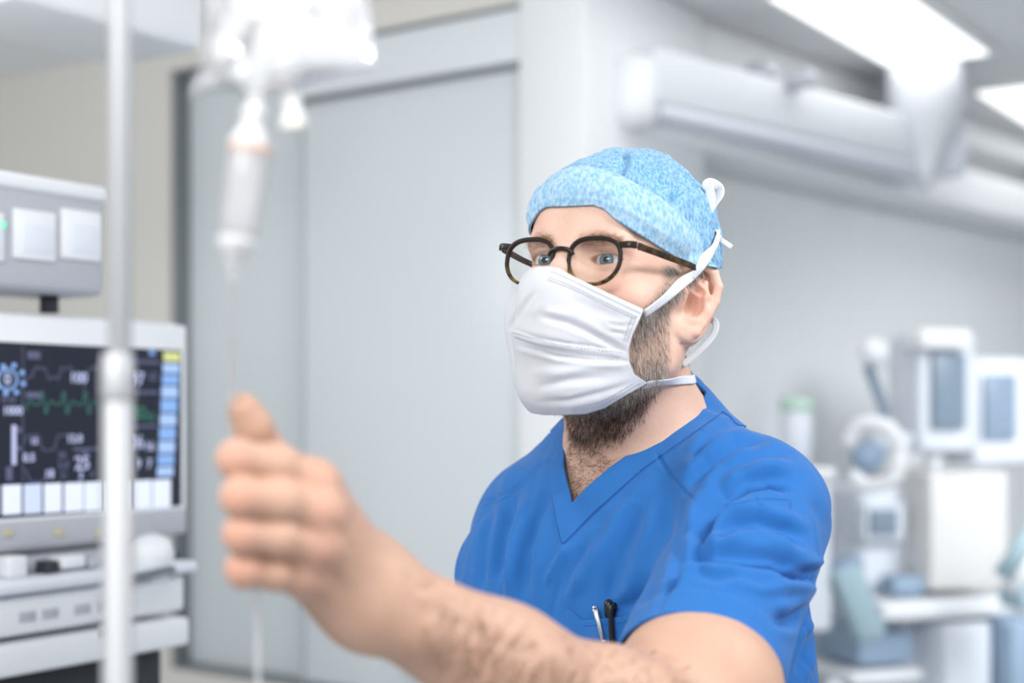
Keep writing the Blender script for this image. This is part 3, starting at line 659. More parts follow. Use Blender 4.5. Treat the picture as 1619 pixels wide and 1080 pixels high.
tS = toT(VS); sleeveR = np.where(tS[:, 0] < -.10, tS[:, 2]+.27, 1); 
g0 = np.minimum(np.where(((VS-SJ)@axA > .12)&(np.linalg.norm(VS-HEMC, axis=1) < .14), cuts[0], 1), cuts[1])
VA, TA, (NA,) = clip(VS, QS, g0, (NS,)); VN_ = np.concatenate([VA, NA], 1); VN_, TA = largest(VN_, TA); VA = VN_[:, :3]; NA = VN_[:, 3:]
gA = open_g(VA, NECKV, .006)
VA_, TA_, (NA_,) = clip(VA, TA, gA, (NA,))
def scrub_material():
    m = mat('scrub_cotton', lin(42, 106, 176), rough=.78, spec=.2, sheen=.12); nt = m.node_tree; b = nt.nodes['Principled BSDF']; tc = nt.nodes['Texture Coordinate']
    h = []
    for prof in ('X', 'Z'):
        wv = nt.nodes.new('ShaderNodeTexWave'); wv.bands_direction = prof; wv.inputs['Scale'].default_value = 500; nt.links.new(tc.outputs['Object'], wv.inputs['Vector']); h.append(wv)
    ad = nt.nodes.new('ShaderNodeMath'); nt.links.new(h[0].outputs[1], ad.inputs[0]); nt.links.new(h[1].outputs[1], ad.inputs[1])
    bp = nt.nodes.new('ShaderNodeBump'); bp.inputs['Strength'].default_value = .10; bp.inputs['Distance'].default_value = .0003
    nt.links.new(ad.outputs[0], bp.inputs['Height']); nt.links.new(bp.outputs[0], b.inputs['Normal']); return m
M_scrub = scrub_material(); M_thread = mat('blue_thread', lin(28, 84, 160), rough=.8)
def solid(o, t, off=-1):
    md = o.modifiers.new('thickness', 'SOLIDIFY'); md.thickness = t; md.offset = off; return o
shirt = solid(mk('scrub_top', VA_, TA_, M_scrub, body), .0012); shirt['label'] = 'short-sleeved royal blue V-neck scrub top'
# neckband: the strip of the same cloth between the two outlines, raised by its own thickness
gO = -open_g(VA, NECKO, .040); tt_ = toT(VA); vis = np.minimum(gA, gO)
VB, TB, (NB,) = clip(VA+NA*.0014, TA, vis, (NA,))
solid(mk('neckband', VB, TB, M_scrub, shirt), .0014)
# sleeve hem
gH = -np.abs((VA-HEMC)@axA+.010*((VA-HEMC)@np.array([1., 0, 0]))/.07+.012)+.0118; gH = np.where(((VA-SJ)@axA > .12)&(np.linalg.norm(VA-HEMC, axis=1) < .14), gH, -1)
VB, TB, _ = clip(VA+NA*.0009, TA, gH, (NA,)); solid(mk('sleeve_hem', VB, TB, M_scrub, shirt), .001)
def sdf_shirtf(p): return sdf_shirt(p)-.001
def on(f, pts, n, off=.0008):
    p, nn = raycast(smoothpath(np.asarray(pts, float), n), f); return p+nn*off, nn
from mathutils.bvhtree import BVHTree
def bvh(V, T): return BVHTree.FromPolygons(V.tolist(), T.tolist(), all_triangles=True)
BS = bvh(VA_, TA_)
def drape(B, pts, n=None, off=.0012):
    """points of the photograph's outline dropped onto a built surface"""
    pts = np.asarray(pts, float); pts = smoothpath(pts, n) if n else pts; out = []; nn = []
    for a, b in pts:
        d = Vector(((a-CX)/F, 1, -(b-HY)/F)).normalized(); r = B.ray_cast(Vector(CAM), d)
        if r[0] is not None:
            nr = r[1] if r[1].dot(d) < 0 else -r[1]; out.append(np.array(r[0])+np.array(nr)*off); nn.append(np.array(nr))
    return np.array(out), np.array(nn)
def stitches(name, B, line, n, m, parent, off=.0012, r=.00025, duty=.6):
    p, nn = drape(B, line, n*2, off); mb = MB()
    for i in range(0, len(p)-1, 2):
        a = p[i]; b = p[i]+(p[i+1]-p[i])*duty*1.6
        if np.linalg.norm(p[i+1]-p[i]) > .01: continue
        mb.add(*sweep([a, b], r, r*.6, up=nn[i], n=5))
    return tag(mb.build(name, m, parent), kind='stuff')
for line, n in (([(1044, 718), (1060, 746), (1078, 768), (1101, 791)], 34), ([(762, 801), (811, 781), (855, 739), (876, 727)], 40), ([(1096, 662), (1103, 672), (1112, 682)], 12),
                ([(882, 835), (890, 860), (905, 848), (935, 818), (1012, 748), (1075, 703), (1130, 662)], 110), ([(873, 725), (872, 780), (882, 835), (889, 858)], 46),
                ([(1150, 800), (1200, 790), (1246, 792), (1248, 806)], 40), ([(1143, 797), (1150, 801), (1152, 808)], 7), ([(1196, 786), (1200, 796), (1205, 799)], 7)):
    stitches('seam_stitching', BS, line, n, M_thread, shirt, .0006 if line[0][0] not in (882, 873) else .0004)
# chest pocket, offset patch of the cloth
POCK = [(896, 962), (908, 968), (921, 981), (985, 975), (1044, 958), (1040, 1000), (1000, 1075), (900, 1075)]
gp = -pdist(proj(VA_), POCK)*VA_[:, 1]/F; gp = np.where((NA_[:, 1] < 0)&(toT(VA_)[:, 1] < 0)&(np.linalg.norm(VA_-SJ, axis=1) > .07), gp, -1)
po = .0018+.0068*np.exp(-((proj(VA_)[:, 0]-957)/20)**2); VB, TB, _ = clip(VA_+NA_*po[:, None], TA_, gp, (NA_,)); VB, TB = largest(VB, TB); pocket = solid(mk('chest_pocket', VB, TB, M_scrub, shirt), .0012)
BP = bvh(VB, TB)
stitches('pocket_stitching', BP, [(922, 990), (985, 984), (1040, 968)], 55, M_thread, pocket, .0004)
# ---- cap
CAPN = [(985, 238), (990, 262), (978, 281)]
def sdf_cap(p):
    h = toH(p); d = ell(h, (0, .0155, .053), (.0785, .0940, .0865)); d = smin(d, ell(h, (0, -.038, .050), (.0545, .0595, .058)), .04)
    d = smin(d, ell(h, (0, .066, .030), (.056, .036, .055)), .04)
    e = sdf_head(p, False)-.004; return smin(d, smax(e, -(h[:, 2]-.02), .01), .01)
VC, QC, NC = surfnet(sdf_cap, (-.04, 1.15, 1.60), (.28, 1.46, 1.84), .0022)
CAPH = [(600, 328), (885, 327), (938, 325), (955, 331), (975, 349), (1010, 371), (1050, 396), (1080, 414), (1100, 423), (1120, 421), (1140, 424), (1400, 440), (1400, 950), (600, 950)]
CAPB = [(600, 262), (885, 270), (930, 268), (975, 279), (1040, 314), (1075, 343), (1103, 374), (1108, 400), (1104, 419), (1104, 950), (600, 950)]
hc = toH(VC); hcp = headpx(VC)
puff = np.clip(pdist(hcp, CAPB)/30, 0, 1)
D = puff*(.0018+.0030*snoise(hc*np.array([1, 1, 1.4]), 62, 5, 3)-.0016*np.exp(-(snoise(hc, 110, 31, 2)/.12)**2))+.0005*snoise(hc, 120, 8, 2)
th_ = np.arctan2(hc[:, 0], -hc[:, 1])                      # gathers running up from the band
D += puff*np.exp(-((hc[:, 2]-.105)/.04)**2)*.0010*np.sin(th_*26+2*np.sin(th_*7))
clines = [([(985, 234), (990, 258), (979, 280)], 5, .0055, 'v'), ([(1000, 240), (1030, 262), (1045, 300)], 6, .0030, 'v'), ([(1064, 258), (1068, 300), (1062, 330)], 6, .0040, 'v'),
          ([(1020, 300), (990, 285), (975, 262)], 5, .0024, 'v'), ([(905, 250), (880, 270), (862, 300)], 6, .0022, 'v'), ([(925, 238), (900, 262), (890, 272)], 5, .0018, 'v'),
          ([(1045, 262), (1075, 300), (1092, 345)], 7, .0022, 'r'), ([(1100, 290), (1112, 330), (1118, 380)], 6, .0022, 'v'), ([(1000, 262), (1025, 282), (1040, 310)], 5, .0022, 'v')]
D += crease(VC, NC, proj(VC), clines)
gpx = pdist(hcp, CAPH); clr = sdf_head(VC, False); D -= np.clip(clr-.0012, 0, .02)*.9*np.exp(-(np.maximum(gpx, 0)/20)**2)*(hc[:, 1] < .03)
VC = VC+NC*D[:, None]
gC = pdist(headpx(VC), CAPH); gC = np.where(toH(VC)[:, 1] > .07, np.minimum(gC, (toH(VC)[:, 2]-.012)*1700), gC)*.0006
VK, TK, (NK,) = clip(VC, QC, gC, (NC,))
def cap_material(name, base, pale, sc):
    m = mat(name, base, rough=.85, spec=.15, sheen=.2); nt = m.node_tree; b = nt.nodes['Principled BSDF']; tc = nt.nodes['Texture Coordinate']
    mp = nt.nodes.new('ShaderNodeMapping'); mp.inputs['Rotation'].default_value = (0, 0, math.radians(30)); mp.inputs['Scale'].default_value = (1, 1, .5); nt.links.new(tc.outputs['Object'], mp.inputs[0])
    n = nt.nodes.new('ShaderNodeTexNoise'); n.inputs['Scale'].default_value = sc; n.inputs['Detail'].default_value = 3; nt.links.new(mp.outputs[0], n.inputs['Vector'])
    v = nt.nodes.new('ShaderNodeTexVoronoi'); v.inputs['Scale'].default_value = sc*1.1; nt.links.new(mp.outputs[0], v.inputs['Vector'])
    ad = nt.nodes.new('ShaderNodeMath'); nt.links.new(n.outputs[0], ad.inputs[0]); mu = nt.nodes.new('ShaderNodeMath'); mu.operation = 'MULTIPLY'; mu.inputs[1].default_value = .35; nt.links.new(v.outputs[0], mu.inputs[0]); nt.links.new(mu.outputs[0], ad.inputs[1])
    r = nt.nodes.new('ShaderNodeValToRGB'); r.color_ramp.elements[0].position = .50; r.color_ramp.elements[0].color = (*base, 1); r.color_ramp.elements[1].position = .80; r.color_ramp.elements[1].color = (*pale, 1)
    nt.links.new(ad.outputs[0], r.inputs[0]); nt.links.new(r.outputs[0], b.inputs['Base Color'])
    bp = nt.nodes.new('ShaderNodeBump'); bp.inputs['Strength'].default_value = .35; bp.inputs['Distance'].default_value = .0012; nt.links.new(ad.outputs[0], bp.inputs['Height']); nt.links.new(bp.outputs[0], b.inputs['Normal']); return m
M_cap = cap_material('cap_nonwoven', lin(90, 146, 190), lin(148, 186, 212), 380); M_band = cap_material('cap_band_nonwoven', lin(126, 174, 208), lin(172, 201, 221), 330)
capo = solid(mk('surgical_cap', VK, TK, M_cap, body), .0008); capo['label'] = 'light blue mottled disposable surgical cap'
gB = np.minimum(-pdist(headpx(VC), CAPB)*.0006, gC)
bl = crease(VC, NC, headpx(VC), [([(880, 286), (930, 284), (985, 294), (1040, 325), (1075, 357), (1100, 398)], 3, .0012, 's'), ([(870, 312), (940, 312), (1000, 335), (1050, 368)], 3, .0010, 's')], False)
VB, TB, _ = clip(VC+NC*(.0012+.0022*np.clip(gpx/22, 0, 1)+bl)[:, None], QC, gB, (NC,)); VBC, TBC = VB, TB; solid(mk('cap_band', VB, TB, M_band, capo), .0020)

# ---- mask
def sdf_mask(p):
    h = toH(p)
    d = sdf_head(p, False)-.0030
    d = smin(d, chain(h, [(0, -.100, .004), (0, -.115, -.020), (0, -.110, -.055), (0, -.092, -.092), (0, -.070, -.110)], [.012, .0150, .0245, .025, .018], .02), .030)
    a = h.copy(); a[:, 0] = np.abs(a[:, 0]); d = smin(d, chain(a, [(.020, -.094, -.012), (.050, -.062, -.045), (.038, -.060, -.085)], [.014, .014, .014], .02), .035)
    return d
VM, QM, NM = surfnet(sdf_mask, (-.08, 1.10, 1.47), (.20, 1.40, 1.71), .0017)
MASKP = [(700, 432), (868, 421), (884, 424), (905, 436), (940, 453), (980, 472), (1018, 489), (1010, 508), (1000, 530), (994, 552), (995, 572), (1003, 592), (1024, 606), (990, 625), (955, 646), (925, 655), (895, 656), (700, 660)]
hm = toH(VM); mp_ = headpx(VM); f_ = hm[:, 1] < -.01
mlines = [([(807, 520), (850, 536), (900, 545), (985, 556)], 4.0, .0022, 's'), ([(815, 546), (880, 565), (940, 572), (996, 572)], 4.5, .0016, 's'),
          ([(855, 500), (900, 512), (950, 535), (988, 556)], 5, .0024, 'v'), ([(862, 492), (905, 497), (950, 520)], 6, .0016, 'r'), ([(845, 462), (826, 488), (808, 518)], 4, .0022, 'v'),
          ([(840, 590), (885, 588), (940, 578), (990, 580)], 8, .0020, 'r'), ([(850, 612), (900, 602), (960, 596)], 6, .0016, 'v'), ([(850, 636), (900, 634), (950, 622), (1000, 606)], 5, .0012, 'v'),
          ([(960, 512), (985, 516), (1000, 512)], 3, .0012, 'v'), ([(965, 524), (990, 528)], 3, .0010, 'v'), ([(880, 440), (862, 480), (835, 500)], 9, .0014, 'r'), ([(900, 470), (940, 490), (985, 505)], 8, .0010, 'v')]
D = crease(VM, NM, proj(VM), mlines)+.0004*snoise(hm, 90, 11, 2)
VM = VM+NM*D[:, None]
gM = -pdist(headpx(VM), MASKP)*.0006; gM = np.where(toH(VM)[:, 1] < -.005, gM, -1)
VN, TN, (NN,) = clip(VM, QM, gM, (NM,))
M_mask = mat('mask_fleece', (.64, .65, .685), rough=.9, spec=.1, bump=(700, .12, .0004)); M_tie = mat('white_tie', (.70, .71, .74), rough=.85, spec=.1, bump=(900, .2, .0003)); M_stitch = mat('grey_stitch', (.30, .32, .38), rough=.9)
mask = solid(mk('face_mask', VN, TN, M_mask, body), .0008); mask['label'] = 'white pleated surgical face mask with tie straps'
BM = bvh(VN, TN)
for line, n in (([(872, 430), (905, 444), (940, 461), (980, 480), (1012, 495)], 46), ([(868, 439), (905, 453), (940, 470), (980, 489), (1006, 501)], 46), ([(866, 443), (905, 457), (940, 474), (980, 493), (1004, 504)], 46),
                ([(812, 526), (850, 538), (900, 548), (984, 558)], 52), ([(815, 533), (850, 545), (900, 556), (980, 564)], 52),
                ([(905, 649), (950, 640), (1000, 612), (1012, 606)], 34), ([(905, 644), (950, 634), (1000, 607)], 34), ([(1006, 500), (999, 518), (991, 540)], 14), ([(1000, 500), (993, 518), (986, 540)], 14)):
    stitches('mask_stitching', BM, line, n, M_stitch, mask, .0007, .00034)
def ribbon(name, pts, ups, wd, parent, m=None, th=.0006):
    mm = m or M_tie; V, Fc = sweep(pts, th, wd/2, up=ups, n=8, sq=.5); return mk(name, np.array(V), Fc, mm, parent)
BH = bvh(V1, T1); BK = bvh(VK, TK)
BALL = BVHTree.FromPolygons(np.concatenate([V1, VK, VBC]).tolist(), np.concatenate([T1, TK+len(V1), TBC+len(V1)+len(VK)]).tolist(), all_triangles=True)
def tie(pxpts, n, wd, off=.0018, extra=None):
    p, nn = drape(BALL, pxpts, n, off)
    if extra is not None: p = np.concatenate([p, extra]); nn = np.concatenate([nn, np.tile(nn[-1], (len(extra), 1))])
    k = np.array([.25, .5, .25])
    for _ in range(4):
        q_ = p.copy(); q_[1:-1] = .25*p[:-2]+.5*p[1:-1]+.25*p[2:]; p = q_; q_ = nn.copy(); q_[1:-1] = .25*nn[:-2]+.5*nn[1:-1]+.25*nn[2:]; nn = q_
    T = np.gradient(p, axis=0); up = np.cross(T, nn); up /= np.linalg.norm(up, axis=1)[:, None]
    return p, up
p, up = tie([(1016, 494), (1045, 473), (1075, 449), (1100, 427), (1118, 403), (1128, 384), (1132, 372)], 40, .0085, .0028)
Y0 = p[-1][1]
hd = lambda pts: fromH(pts)
wrap = hd([(.066, .070, .072), (.046, .092, .082), (.016, .104, .088)])
p = np.concatenate([p, smoothpath(np.concatenate([p[-1:], wrap]), 14)[1:]]); upw = np.tile(HR@np.array([0, -.1, 1]), (13, 1)); up = np.concatenate([up, upw])
if (up[5]@np.array([0, 0, 1.])) < 0: up[:40] *= -1
ribbon('mask_tie', p, up, .0098, mask)
p, up = tie([(1018, 607), (1040, 603), (1065, 601), (1086, 601), (1092, 601)], 22, .007)
nk = [p[-1], p[-1]+np.array([.004, .02, .002]), p[-1]+np.array([-.010, .05, .004])]
p = np.concatenate([p, smoothpath(nk, 10)[1:]]); up = np.concatenate([up, np.tile(up[-1], (9, 1))]); ribbon('mask_tie', p, up, .0085, mask)
yb = drape(BH, [(1080, 560)])[0][0][1]+.022; lp = PA([(1078, 578, yb-.002), (1104, 556, yb), (1124, 535, yb+.004), (1132, 518, yb+.006), (1129, 507, yb+.010), (1118, 508, yb+.014), (1106, 520, yb+.018), (1080, 545, yb+.016)])
pp = smoothpath(lp, 40); T_ = np.gradient(pp, axis=0); ribbon('mask_tie', pp, np.cross(T_, np.tile([0, 1., 0], (40, 1))), .0062, mask)
yb = drape(BK, [(1108, 335)])[0][0][1]+.030; lp = PA([(1120, 338, yb), (1124, 318, yb), (1122, 300, yb), (1117, 292, yb), (1124, 289, yb+.004), (1136, 296, yb+.01), (1138, 306, yb+.012), (1130, 318, yb+.012), (1118, 336, yb+.006)])
pp = smoothpath(lp, 44); T_ = np.gradient(pp, axis=0); ribbon('mask_tie', pp, np.cross(T_, np.tile([.35, 1., 0], (44, 1))), .0090, mask)
lp = PA([(1126, 370, yb), (1142, 381, yb+.004), (1157, 391, yb+.006)]); pp = smoothpath(lp, 12); T_ = np.gradient(pp, axis=0); ribbon('mask_tie', pp, np.cross(T_, np.tile([.2, 1., 0], (12, 1))), .005, mask)
# ================================================================ glasses
M_tort = mat('tortoiseshell', lin(36, 28, 24), rough=.32, spec=.28, coat=.05); nt = M_tort.node_tree; b = nt.nodes['Principled BSDF']; tc = nt.nodes['Texture Coordinate']
sp = nt.nodes.new('ShaderNodeAttribute'); sp.attribute_name = 'amber'; nz = nt.nodes.new('ShaderNodeTexNoise'); nz.inputs['Scale'].default_value = 130; nt.links.new(tc.outputs['Object'], nz.inputs[0])
mu = nt.nodes.new('ShaderNodeMath'); mu.operation = 'MULTIPLY'; nt.links.new(sp.outputs['Fac'], mu.inputs[0]); mr = nt.nodes.new('ShaderNodeMapRange'); mr.inputs[1].default_value = .42; mr.inputs[2].default_value = .62; nt.links.new(nz.outputs[0], mr.inputs[0]); nt.links.new(mr.outputs[0], mu.inputs[1])
mx = nt.nodes.new('ShaderNodeMix'); mx.data_type = 'RGBA'; mx.inputs[6].default_value = (*lin(36, 28, 25), 1); mx.inputs[7].default_value = (*lin(150, 112, 30), 1); nt.links.new(mu.outputs[0], mx.inputs[0]); nt.links.new(mx.outputs[2], b.inputs['Base Color'])
def clear_material(name, tint, refl=1.0, rough=.02, body_=0.0, bodycol=(.9, .92, .95), brough=.5, ior=1.45):
    m = bpy.data.materials.new(name); m.use_nodes = True; nt = m.node_tree; nt.nodes.clear(); out = nt.nodes.new('ShaderNodeOutputMaterial')
    t = nt.nodes.new('ShaderNodeBsdfTransparent'); t.inputs[0].default_value = (*tint, 1); g = nt.nodes.new('ShaderNodeBsdfGlossy'); g.inputs['Roughness'].default_value = rough
    fr = nt.nodes.new('ShaderNodeFresnel'); fr.inputs[0].default_value = ior; mu = nt.nodes.new('ShaderNodeMath'); mu.operation = 'MULTIPLY'; mu.inputs[1].default_value = refl; nt.links.new(fr.outputs[0], mu.inputs[0])
    s = nt.nodes.new('ShaderNodeMixShader'); nt.links.new(mu.outputs[0], s.inputs[0]); last = t.outputs[0]
    if body_ > 0:
        d = nt.nodes.new('ShaderNodeBsdfDiffuse'); d.inputs[0].default_value = (*bodycol, 1); tr = nt.nodes.new('ShaderNodeBsdfTranslucent'); tr.inputs[0].default_value = (*bodycol, 1)
        a = nt.nodes.new('ShaderNodeMixShader'); a.inputs[0].default_value = .5; nt.links.new(d.outputs[0], a.inputs[1]); nt.links.new(tr.outputs[0], a.inputs[2])
        s2 = nt.nodes.new('ShaderNodeMixShader'); s2.inputs[0].default_value = body_; nt.links.new(t.outputs[0], s2.inputs[1]); nt.links.new(a.outputs[0], s2.inputs[2]); last = s2.outputs[0]
    nt.links.new(last, s.inputs[1]); nt.links.new(g.outputs[0], s.inputs[2]); nt.links.new(s.outputs[0], out.inputs[0]); return m
M_lens = clear_material('lens_glass', (.985, .985, .975), .55)
GZ = .0108; GY = -.1035
def gl(x, z, dy=0): return (x, GY+.14*max(abs(x)-.01, 0)**1.3+dy, z)       # gentle wrap of the front
gt = empty('eyeglasses', fromH((0, GY, GZ)), 'round tortoiseshell eyeglasses worn by the man in the mask', 'glasses')
RW, RHt, RC = .0245, .0200, .0328
def rimpt(sx, t, s=1.0):
    c, d = math.cos(t), math.sin(t); r = 1.0
    x = RC+s*RW*math.copysign(abs(c)**(.74 if d > 0 else .90), c)*(1+.045*d); z = GZ+s*RHt*math.copysign(abs(d)**(.74 if d > 0 else 1.0), d)
    return sx*x, z
def amberattr(Vw): h = toH(np.array(Vw)); return np.clip((GZ-.002-h[:, 2])/.012, 0, 1)*np.clip(1-np.abs(h[:, 2]-(GZ-.011))/.016, .15, 1)
fr = MB(); am = []
for sx in (1, -1):
    pts = []
    for k in range(56):
        x, z = rimpt(sx, 2*math.pi*k/56); pts.append(gl(x, z))
    pts = fromH(np.array(pts)); wr_ = np.array([.0014+.0006*max(0, math.sin(2*math.pi*k/56)) for k in range(56)]); n_ = HR@np.array([0, -1, 0])
    V, Fc = sweep(pts, wr_, .0019, up=n_, n=12, closed=True, sq=.3); fr.add(V, Fc)
    hx = [gl(sx*.0540, GZ+.0145), gl(sx*.0600, GZ+.0145), gl(sx*.0650, GZ+.0148, .0005), gl(sx*.0690, GZ+.0150, .004)]
    V, Fc = sweep(fromH(smoothpath(hx, 10)), np.array([.0020, .0024, .0027, .0028, .003, .003, .003, .003, .003, .003]), .0019, up=n_, n=12, sq=.45); fr.add(V, Fc)
br = [gl(-.0118, GZ+.0055), gl(-.0085, GZ+.0095, -.0015), gl(0, GZ+.0108, -.003), gl(.0085, GZ+.0095, -.0015), gl(.0118, GZ+.0055)]
V, Fc = sweep(fromH(smoothpath(br, 16)), .0019, .0019, up=HR@np.array([0, -1, 0]), n=12, sq=.6); fr.add(V, Fc)
mk('frame_front', np.array(fr.V), fr.F, M_tort, gt, True, {'amber': amberattr(fr.V)})
for sx in (1, -1):
    mb = MB()
    o = [fromH(gl(*rimpt(sx, 2*math.pi*k/48, .97), .0006)) for k in range(48)]; i_ = [fromH(gl(*rimpt(sx, 2*math.pi*k/48, .97), -.0006)) for k in range(48)]
    mb.V = [tuple(v) for v in o+i_]; mb.F = [tuple(range(48)), tuple(range(95, 47, -1))]+[(k, (k+1) % 48, 48+(k+1) % 48, 48+k) for k in range(48)]
    mb.build('lens', M_lens, gt, False)
    tp = [(sx*.0690, GY+.0110, GZ+.0150), (sx*.0715, GY+.020, GZ+.0148), (sx*.0770, GY+.055, GZ+.0150), (sx*.0805, GY+.088, GZ+.0158), (sx*.0800, GY+.110, GZ+.0150), (sx*.0760, GY+.120, GZ+.011), (sx*.0690, GY+.128, GZ+.000)]
    pth = fromH(smoothpath(tp, 34)); V, Fc = sweep(pth, np.linspace(.0013, .0012, 34), np.interp(np.arange(34), [0, 12, 33], [.0034, .0029, .0028]), up=HR@np.array([0, 0, 1]), n=10, sq=.5)
    a_ = .22+0*np.array(V)[:, 0]; mk('temple', np.array(V), Fc, M_tort, gt, True, {'amber': a_})
    mb = MB(); mb.add(*lathe([(.0001, 0), (.0022, .0004), (.0026, .0015), (.0016, .0030), (.0001, .0034)], fromH((sx*.0100, GY+.0045, GZ-.004)), HR@np.array([sx*-1, .5, 0]), 10)); mb.build('nose_pad', M_lens, gt)
# ================================================================ pens in the chest pocket
M_chrome = mat('chrome', (.75, .76, .78), rough=.15, metal=1); M_black = mat('black_plastic', (.012, .012, .014), rough=.3)
BSH = bvh(VA_, TA_)
def onshirt(px, py, off):
    r = drape(BSH, [(px, py)], None, off); return r[0][0]
a = onshirt(944, 962, .0040); b = onshirt(956, 1012, .0040); ax = (a-b)/np.linalg.norm(a-b)
t = empty('pen', b, 'silver clip pen in the chest pocket, left of the black one', 'pen')
V, Fc = lathe([(.0001, -.07), (.0012, -.068), (.0028, -.058), (.0028, .026), (.0024, .030), (.0001, .032)], b, ax, 16); mk('barrel', np.array(V), Fc, M_chrome, t)
V, Fc = sweep(smoothpath([a+ax*.000+np.array([0, -.001, 0]), a-ax*.001+np.array([0, -.0058, 0]), b+(a-b)*.5+np.array([0, -.0075, 0]), b+np.array([0, -.0068, 0])], 12), .0020, .0008, up=(0, -1, 0), n=8, sq=.5); mk('clip', np.array(V), Fc, M_chrome, t)
a = onshirt(964, 956, .0042); b = onshirt(969, 1012, .0042); ax = (a-b)/np.linalg.norm(a-b)
t = empty('pen', b, 'black ballpoint pen with round cap in the chest pocket, right of the silver one', 'pen')
V, Fc = lathe([(.0001, -.07), (.0012, -.068), (.0032, -.055), (.0032, .020), (.0044, .022), (.0044, .031), (.0030, .035), (.0001, .036)], b, ax, 18); mk('barrel', np.array(V), Fc, M_black, t)
V, Fc = sweep(smoothpath([a+np.array([.004, -.002, .0]), a+np.array([.0045, -.0065, -.001]), a-ax*.004+np.array([.001, -.0080, 0]), b+np.array([0, -.0072, 0])], 16), .0025, .0013, up=(0, -1, 0), n=8, sq=.5); mk('clip', np.array(V), Fc, M_black, t)
# ================================================================ infusion set
M_steel = mat('brushed_steel', (.46, .47, .49), rough=.58, metal=.6); 
pt = P(188, 600, .78); t = empty('infusion_pole', (pt[0], pt[1], 0), 'upright chrome infusion pole standing at the left in front of the monitor', 'pole')
def vc(name, x, y, z0, z1, r, m, par, n=28): V, Fc = lathe([(r*.9, 0), (r, .001), (r, z1-z0-.001), (r*.9, z1-z0)], (x, y, z0), (0, 0, 1), n); return mk(name, np.array(V), Fc, m, par)
vc('upper_tube', pt[0]+.0005, pt[1], 1.50, 2.15, .0062, M_steel, t); vc('lower_tube', pt[0]-.0008, pt[1], .10, 1.582, .0084, M_steel, t)
V, Fc = lathe([(.0085, 0), (.0092, .003), (.0092, .02), (.0066, .024)], (pt[0]-.0008, pt[1], 1.555), (0, 0, 1), 24); mk('locking_collar', np.array(V), Fc, M_steel, t)
for k in range(5):
    q = 2*math.pi*k/5+.4; e = np.array([pt[0]+.28*math.cos(q), pt[1]+.28*math.sin(q), .07]); V, Fc = sweep([(pt[0], pt[1], .12), (*(np.array(pt[:2])*.5+e[:2]*.5), .10), e], .014, .010, up=(0, 0, 1), n=8, sq=.6); lg = mk('leg', np.array(V), Fc, M_steel, t)
    V, Fc = lathe([(.012, -.012), (.032, -.010), (.032, .010), (.012, .012)], (e[0], e[1], .032), (-math.sin(q), math.cos(q), 0), 20); mk('castor', np.array(V), Fc, M_dark, lg)
for s in (1, -1):
    V, Fc = sweep(smoothpath([(pt[0], pt[1], 2.13), (pt[0]+s*.07, pt[1]-.01, 2.135), (pt[0]+s*.10, pt[1]-.015, 2.12), (pt[0]+s*.115, pt[1]-.018, 2.145)], 18), .003, n=8); mk('hook', np.array(V), Fc, M_steel, t)
# bag: pillow of clear film with welded edges and crumples
BZ = .742; M_bag = clear_material('clear_bag_film', (.95, .96, .975), .8, .18, .60, (.95, .95, .965), ior=1.5); M_port = mat('milky_port', lin(238, 238, 240), rough=.35, trans=.25); M_tip = mat('cream_port_tip', lin(232, 230, 220), rough=.4)
bg = empty('infusion_bag', P(450, 120, BZ), 'crumpled clear infusion bag hanging at the top, above the drip chamber', 'infusion bag')
nu, nv = 60, 80; outline = lambda u, v: None
Lx = smoothpath([(352, -340), (340, -180), (331, -60), (325, 50), (318, 118), (303, 152)], nv); Rx = smoothpath([(560, -340), (568, -180), (575, -60), (583, 10), (588, 60), (594, 103)], nv)
bt = smoothpath([(303, 152), (345, 138), (400, 150), (440, 146), (480, 132), (530, 116), (594, 103)], nu)
V = []; 
for side in (-1, 1):
    for i in range(nv):
        tv = i/(nv-1)
        for j in range(nu):
            tu = j/(nu-1); x = Lx[i][0]*(1-tu)+Rx[i][0]*tu; yl = Lx[i][1]*(1-tu)+Rx[i][1]*tu
            yb_ = bt[j][1]-(bt[0][1]*(1-tu)+bt[-1][1]*tu); y = yl+yb_*tv**6; x += (bt[j][0]-(bt[0][0]*(1-tu)+bt[-1][0]*tu))*tv**6
            e = min(tu, 1-tu)/.10; f = min(tv, 1-tv)/.10; puff = math.sqrt(max(min(e, 1), 0))*math.sqrt(max(min(f, 1), 0))
            puff *= math.sin(math.pi*tu)**.5 if 0 < tu < 1 else 0
            V.append(P(x, y, BZ)+np.array([0, side*.014*puff, 0]))
V = np.array(V); nz_ = snoise(V*[1, .3, 1], 75, 21, 3); nz2 = np.abs(snoise(V*[1, .3, .6], 120, 22, 3)); s_ = np.repeat([-1, 1], nu*nv)
V[:, 1] += s_*(.0055*nz_-.006*nz2)*.75+.004*snoise(V*[1, 0, 1], 30, 23, 2)
Fc = []
for s in range(2):
    o_ = s*nu*nv
    for i in range(nv-1):
        for j in range(nu-1):
            q = (o_+i*nu+j, o_+i*nu+j+1, o_+(i+1)*nu+j+1, o_+(i+1)*nu+j); Fc.append(q if s == 0 else q[::-1])
for i in range(nv-1):
    for j in (0, nu-1): Fc.append((i*nu+j, (i+1)*nu+j, nu*nv+(i+1)*nu+j, nu*nv+i*nu+j))
for j in range(nu-1):
    for i in (0, nv-1): Fc.append((i*nu+j, i*nu+j+1, nu*nv+i*nu+j+1, nu*nv+i*nu+j))
mk('bag_film', V, Fc, M_bag, bg)
ax = P(466, 205, BZ)-P(458, 120, BZ); L = np.linalg.norm(ax); V, Fc = lathe([(.0045, 0), (.0045, L*.70), (.0058, L*.72), (.0062, L*.98), (.0050, L)], P(458, 120, BZ), ax, 20); prt = mk('injection_port', np.array(V), Fc, M_port, bg)
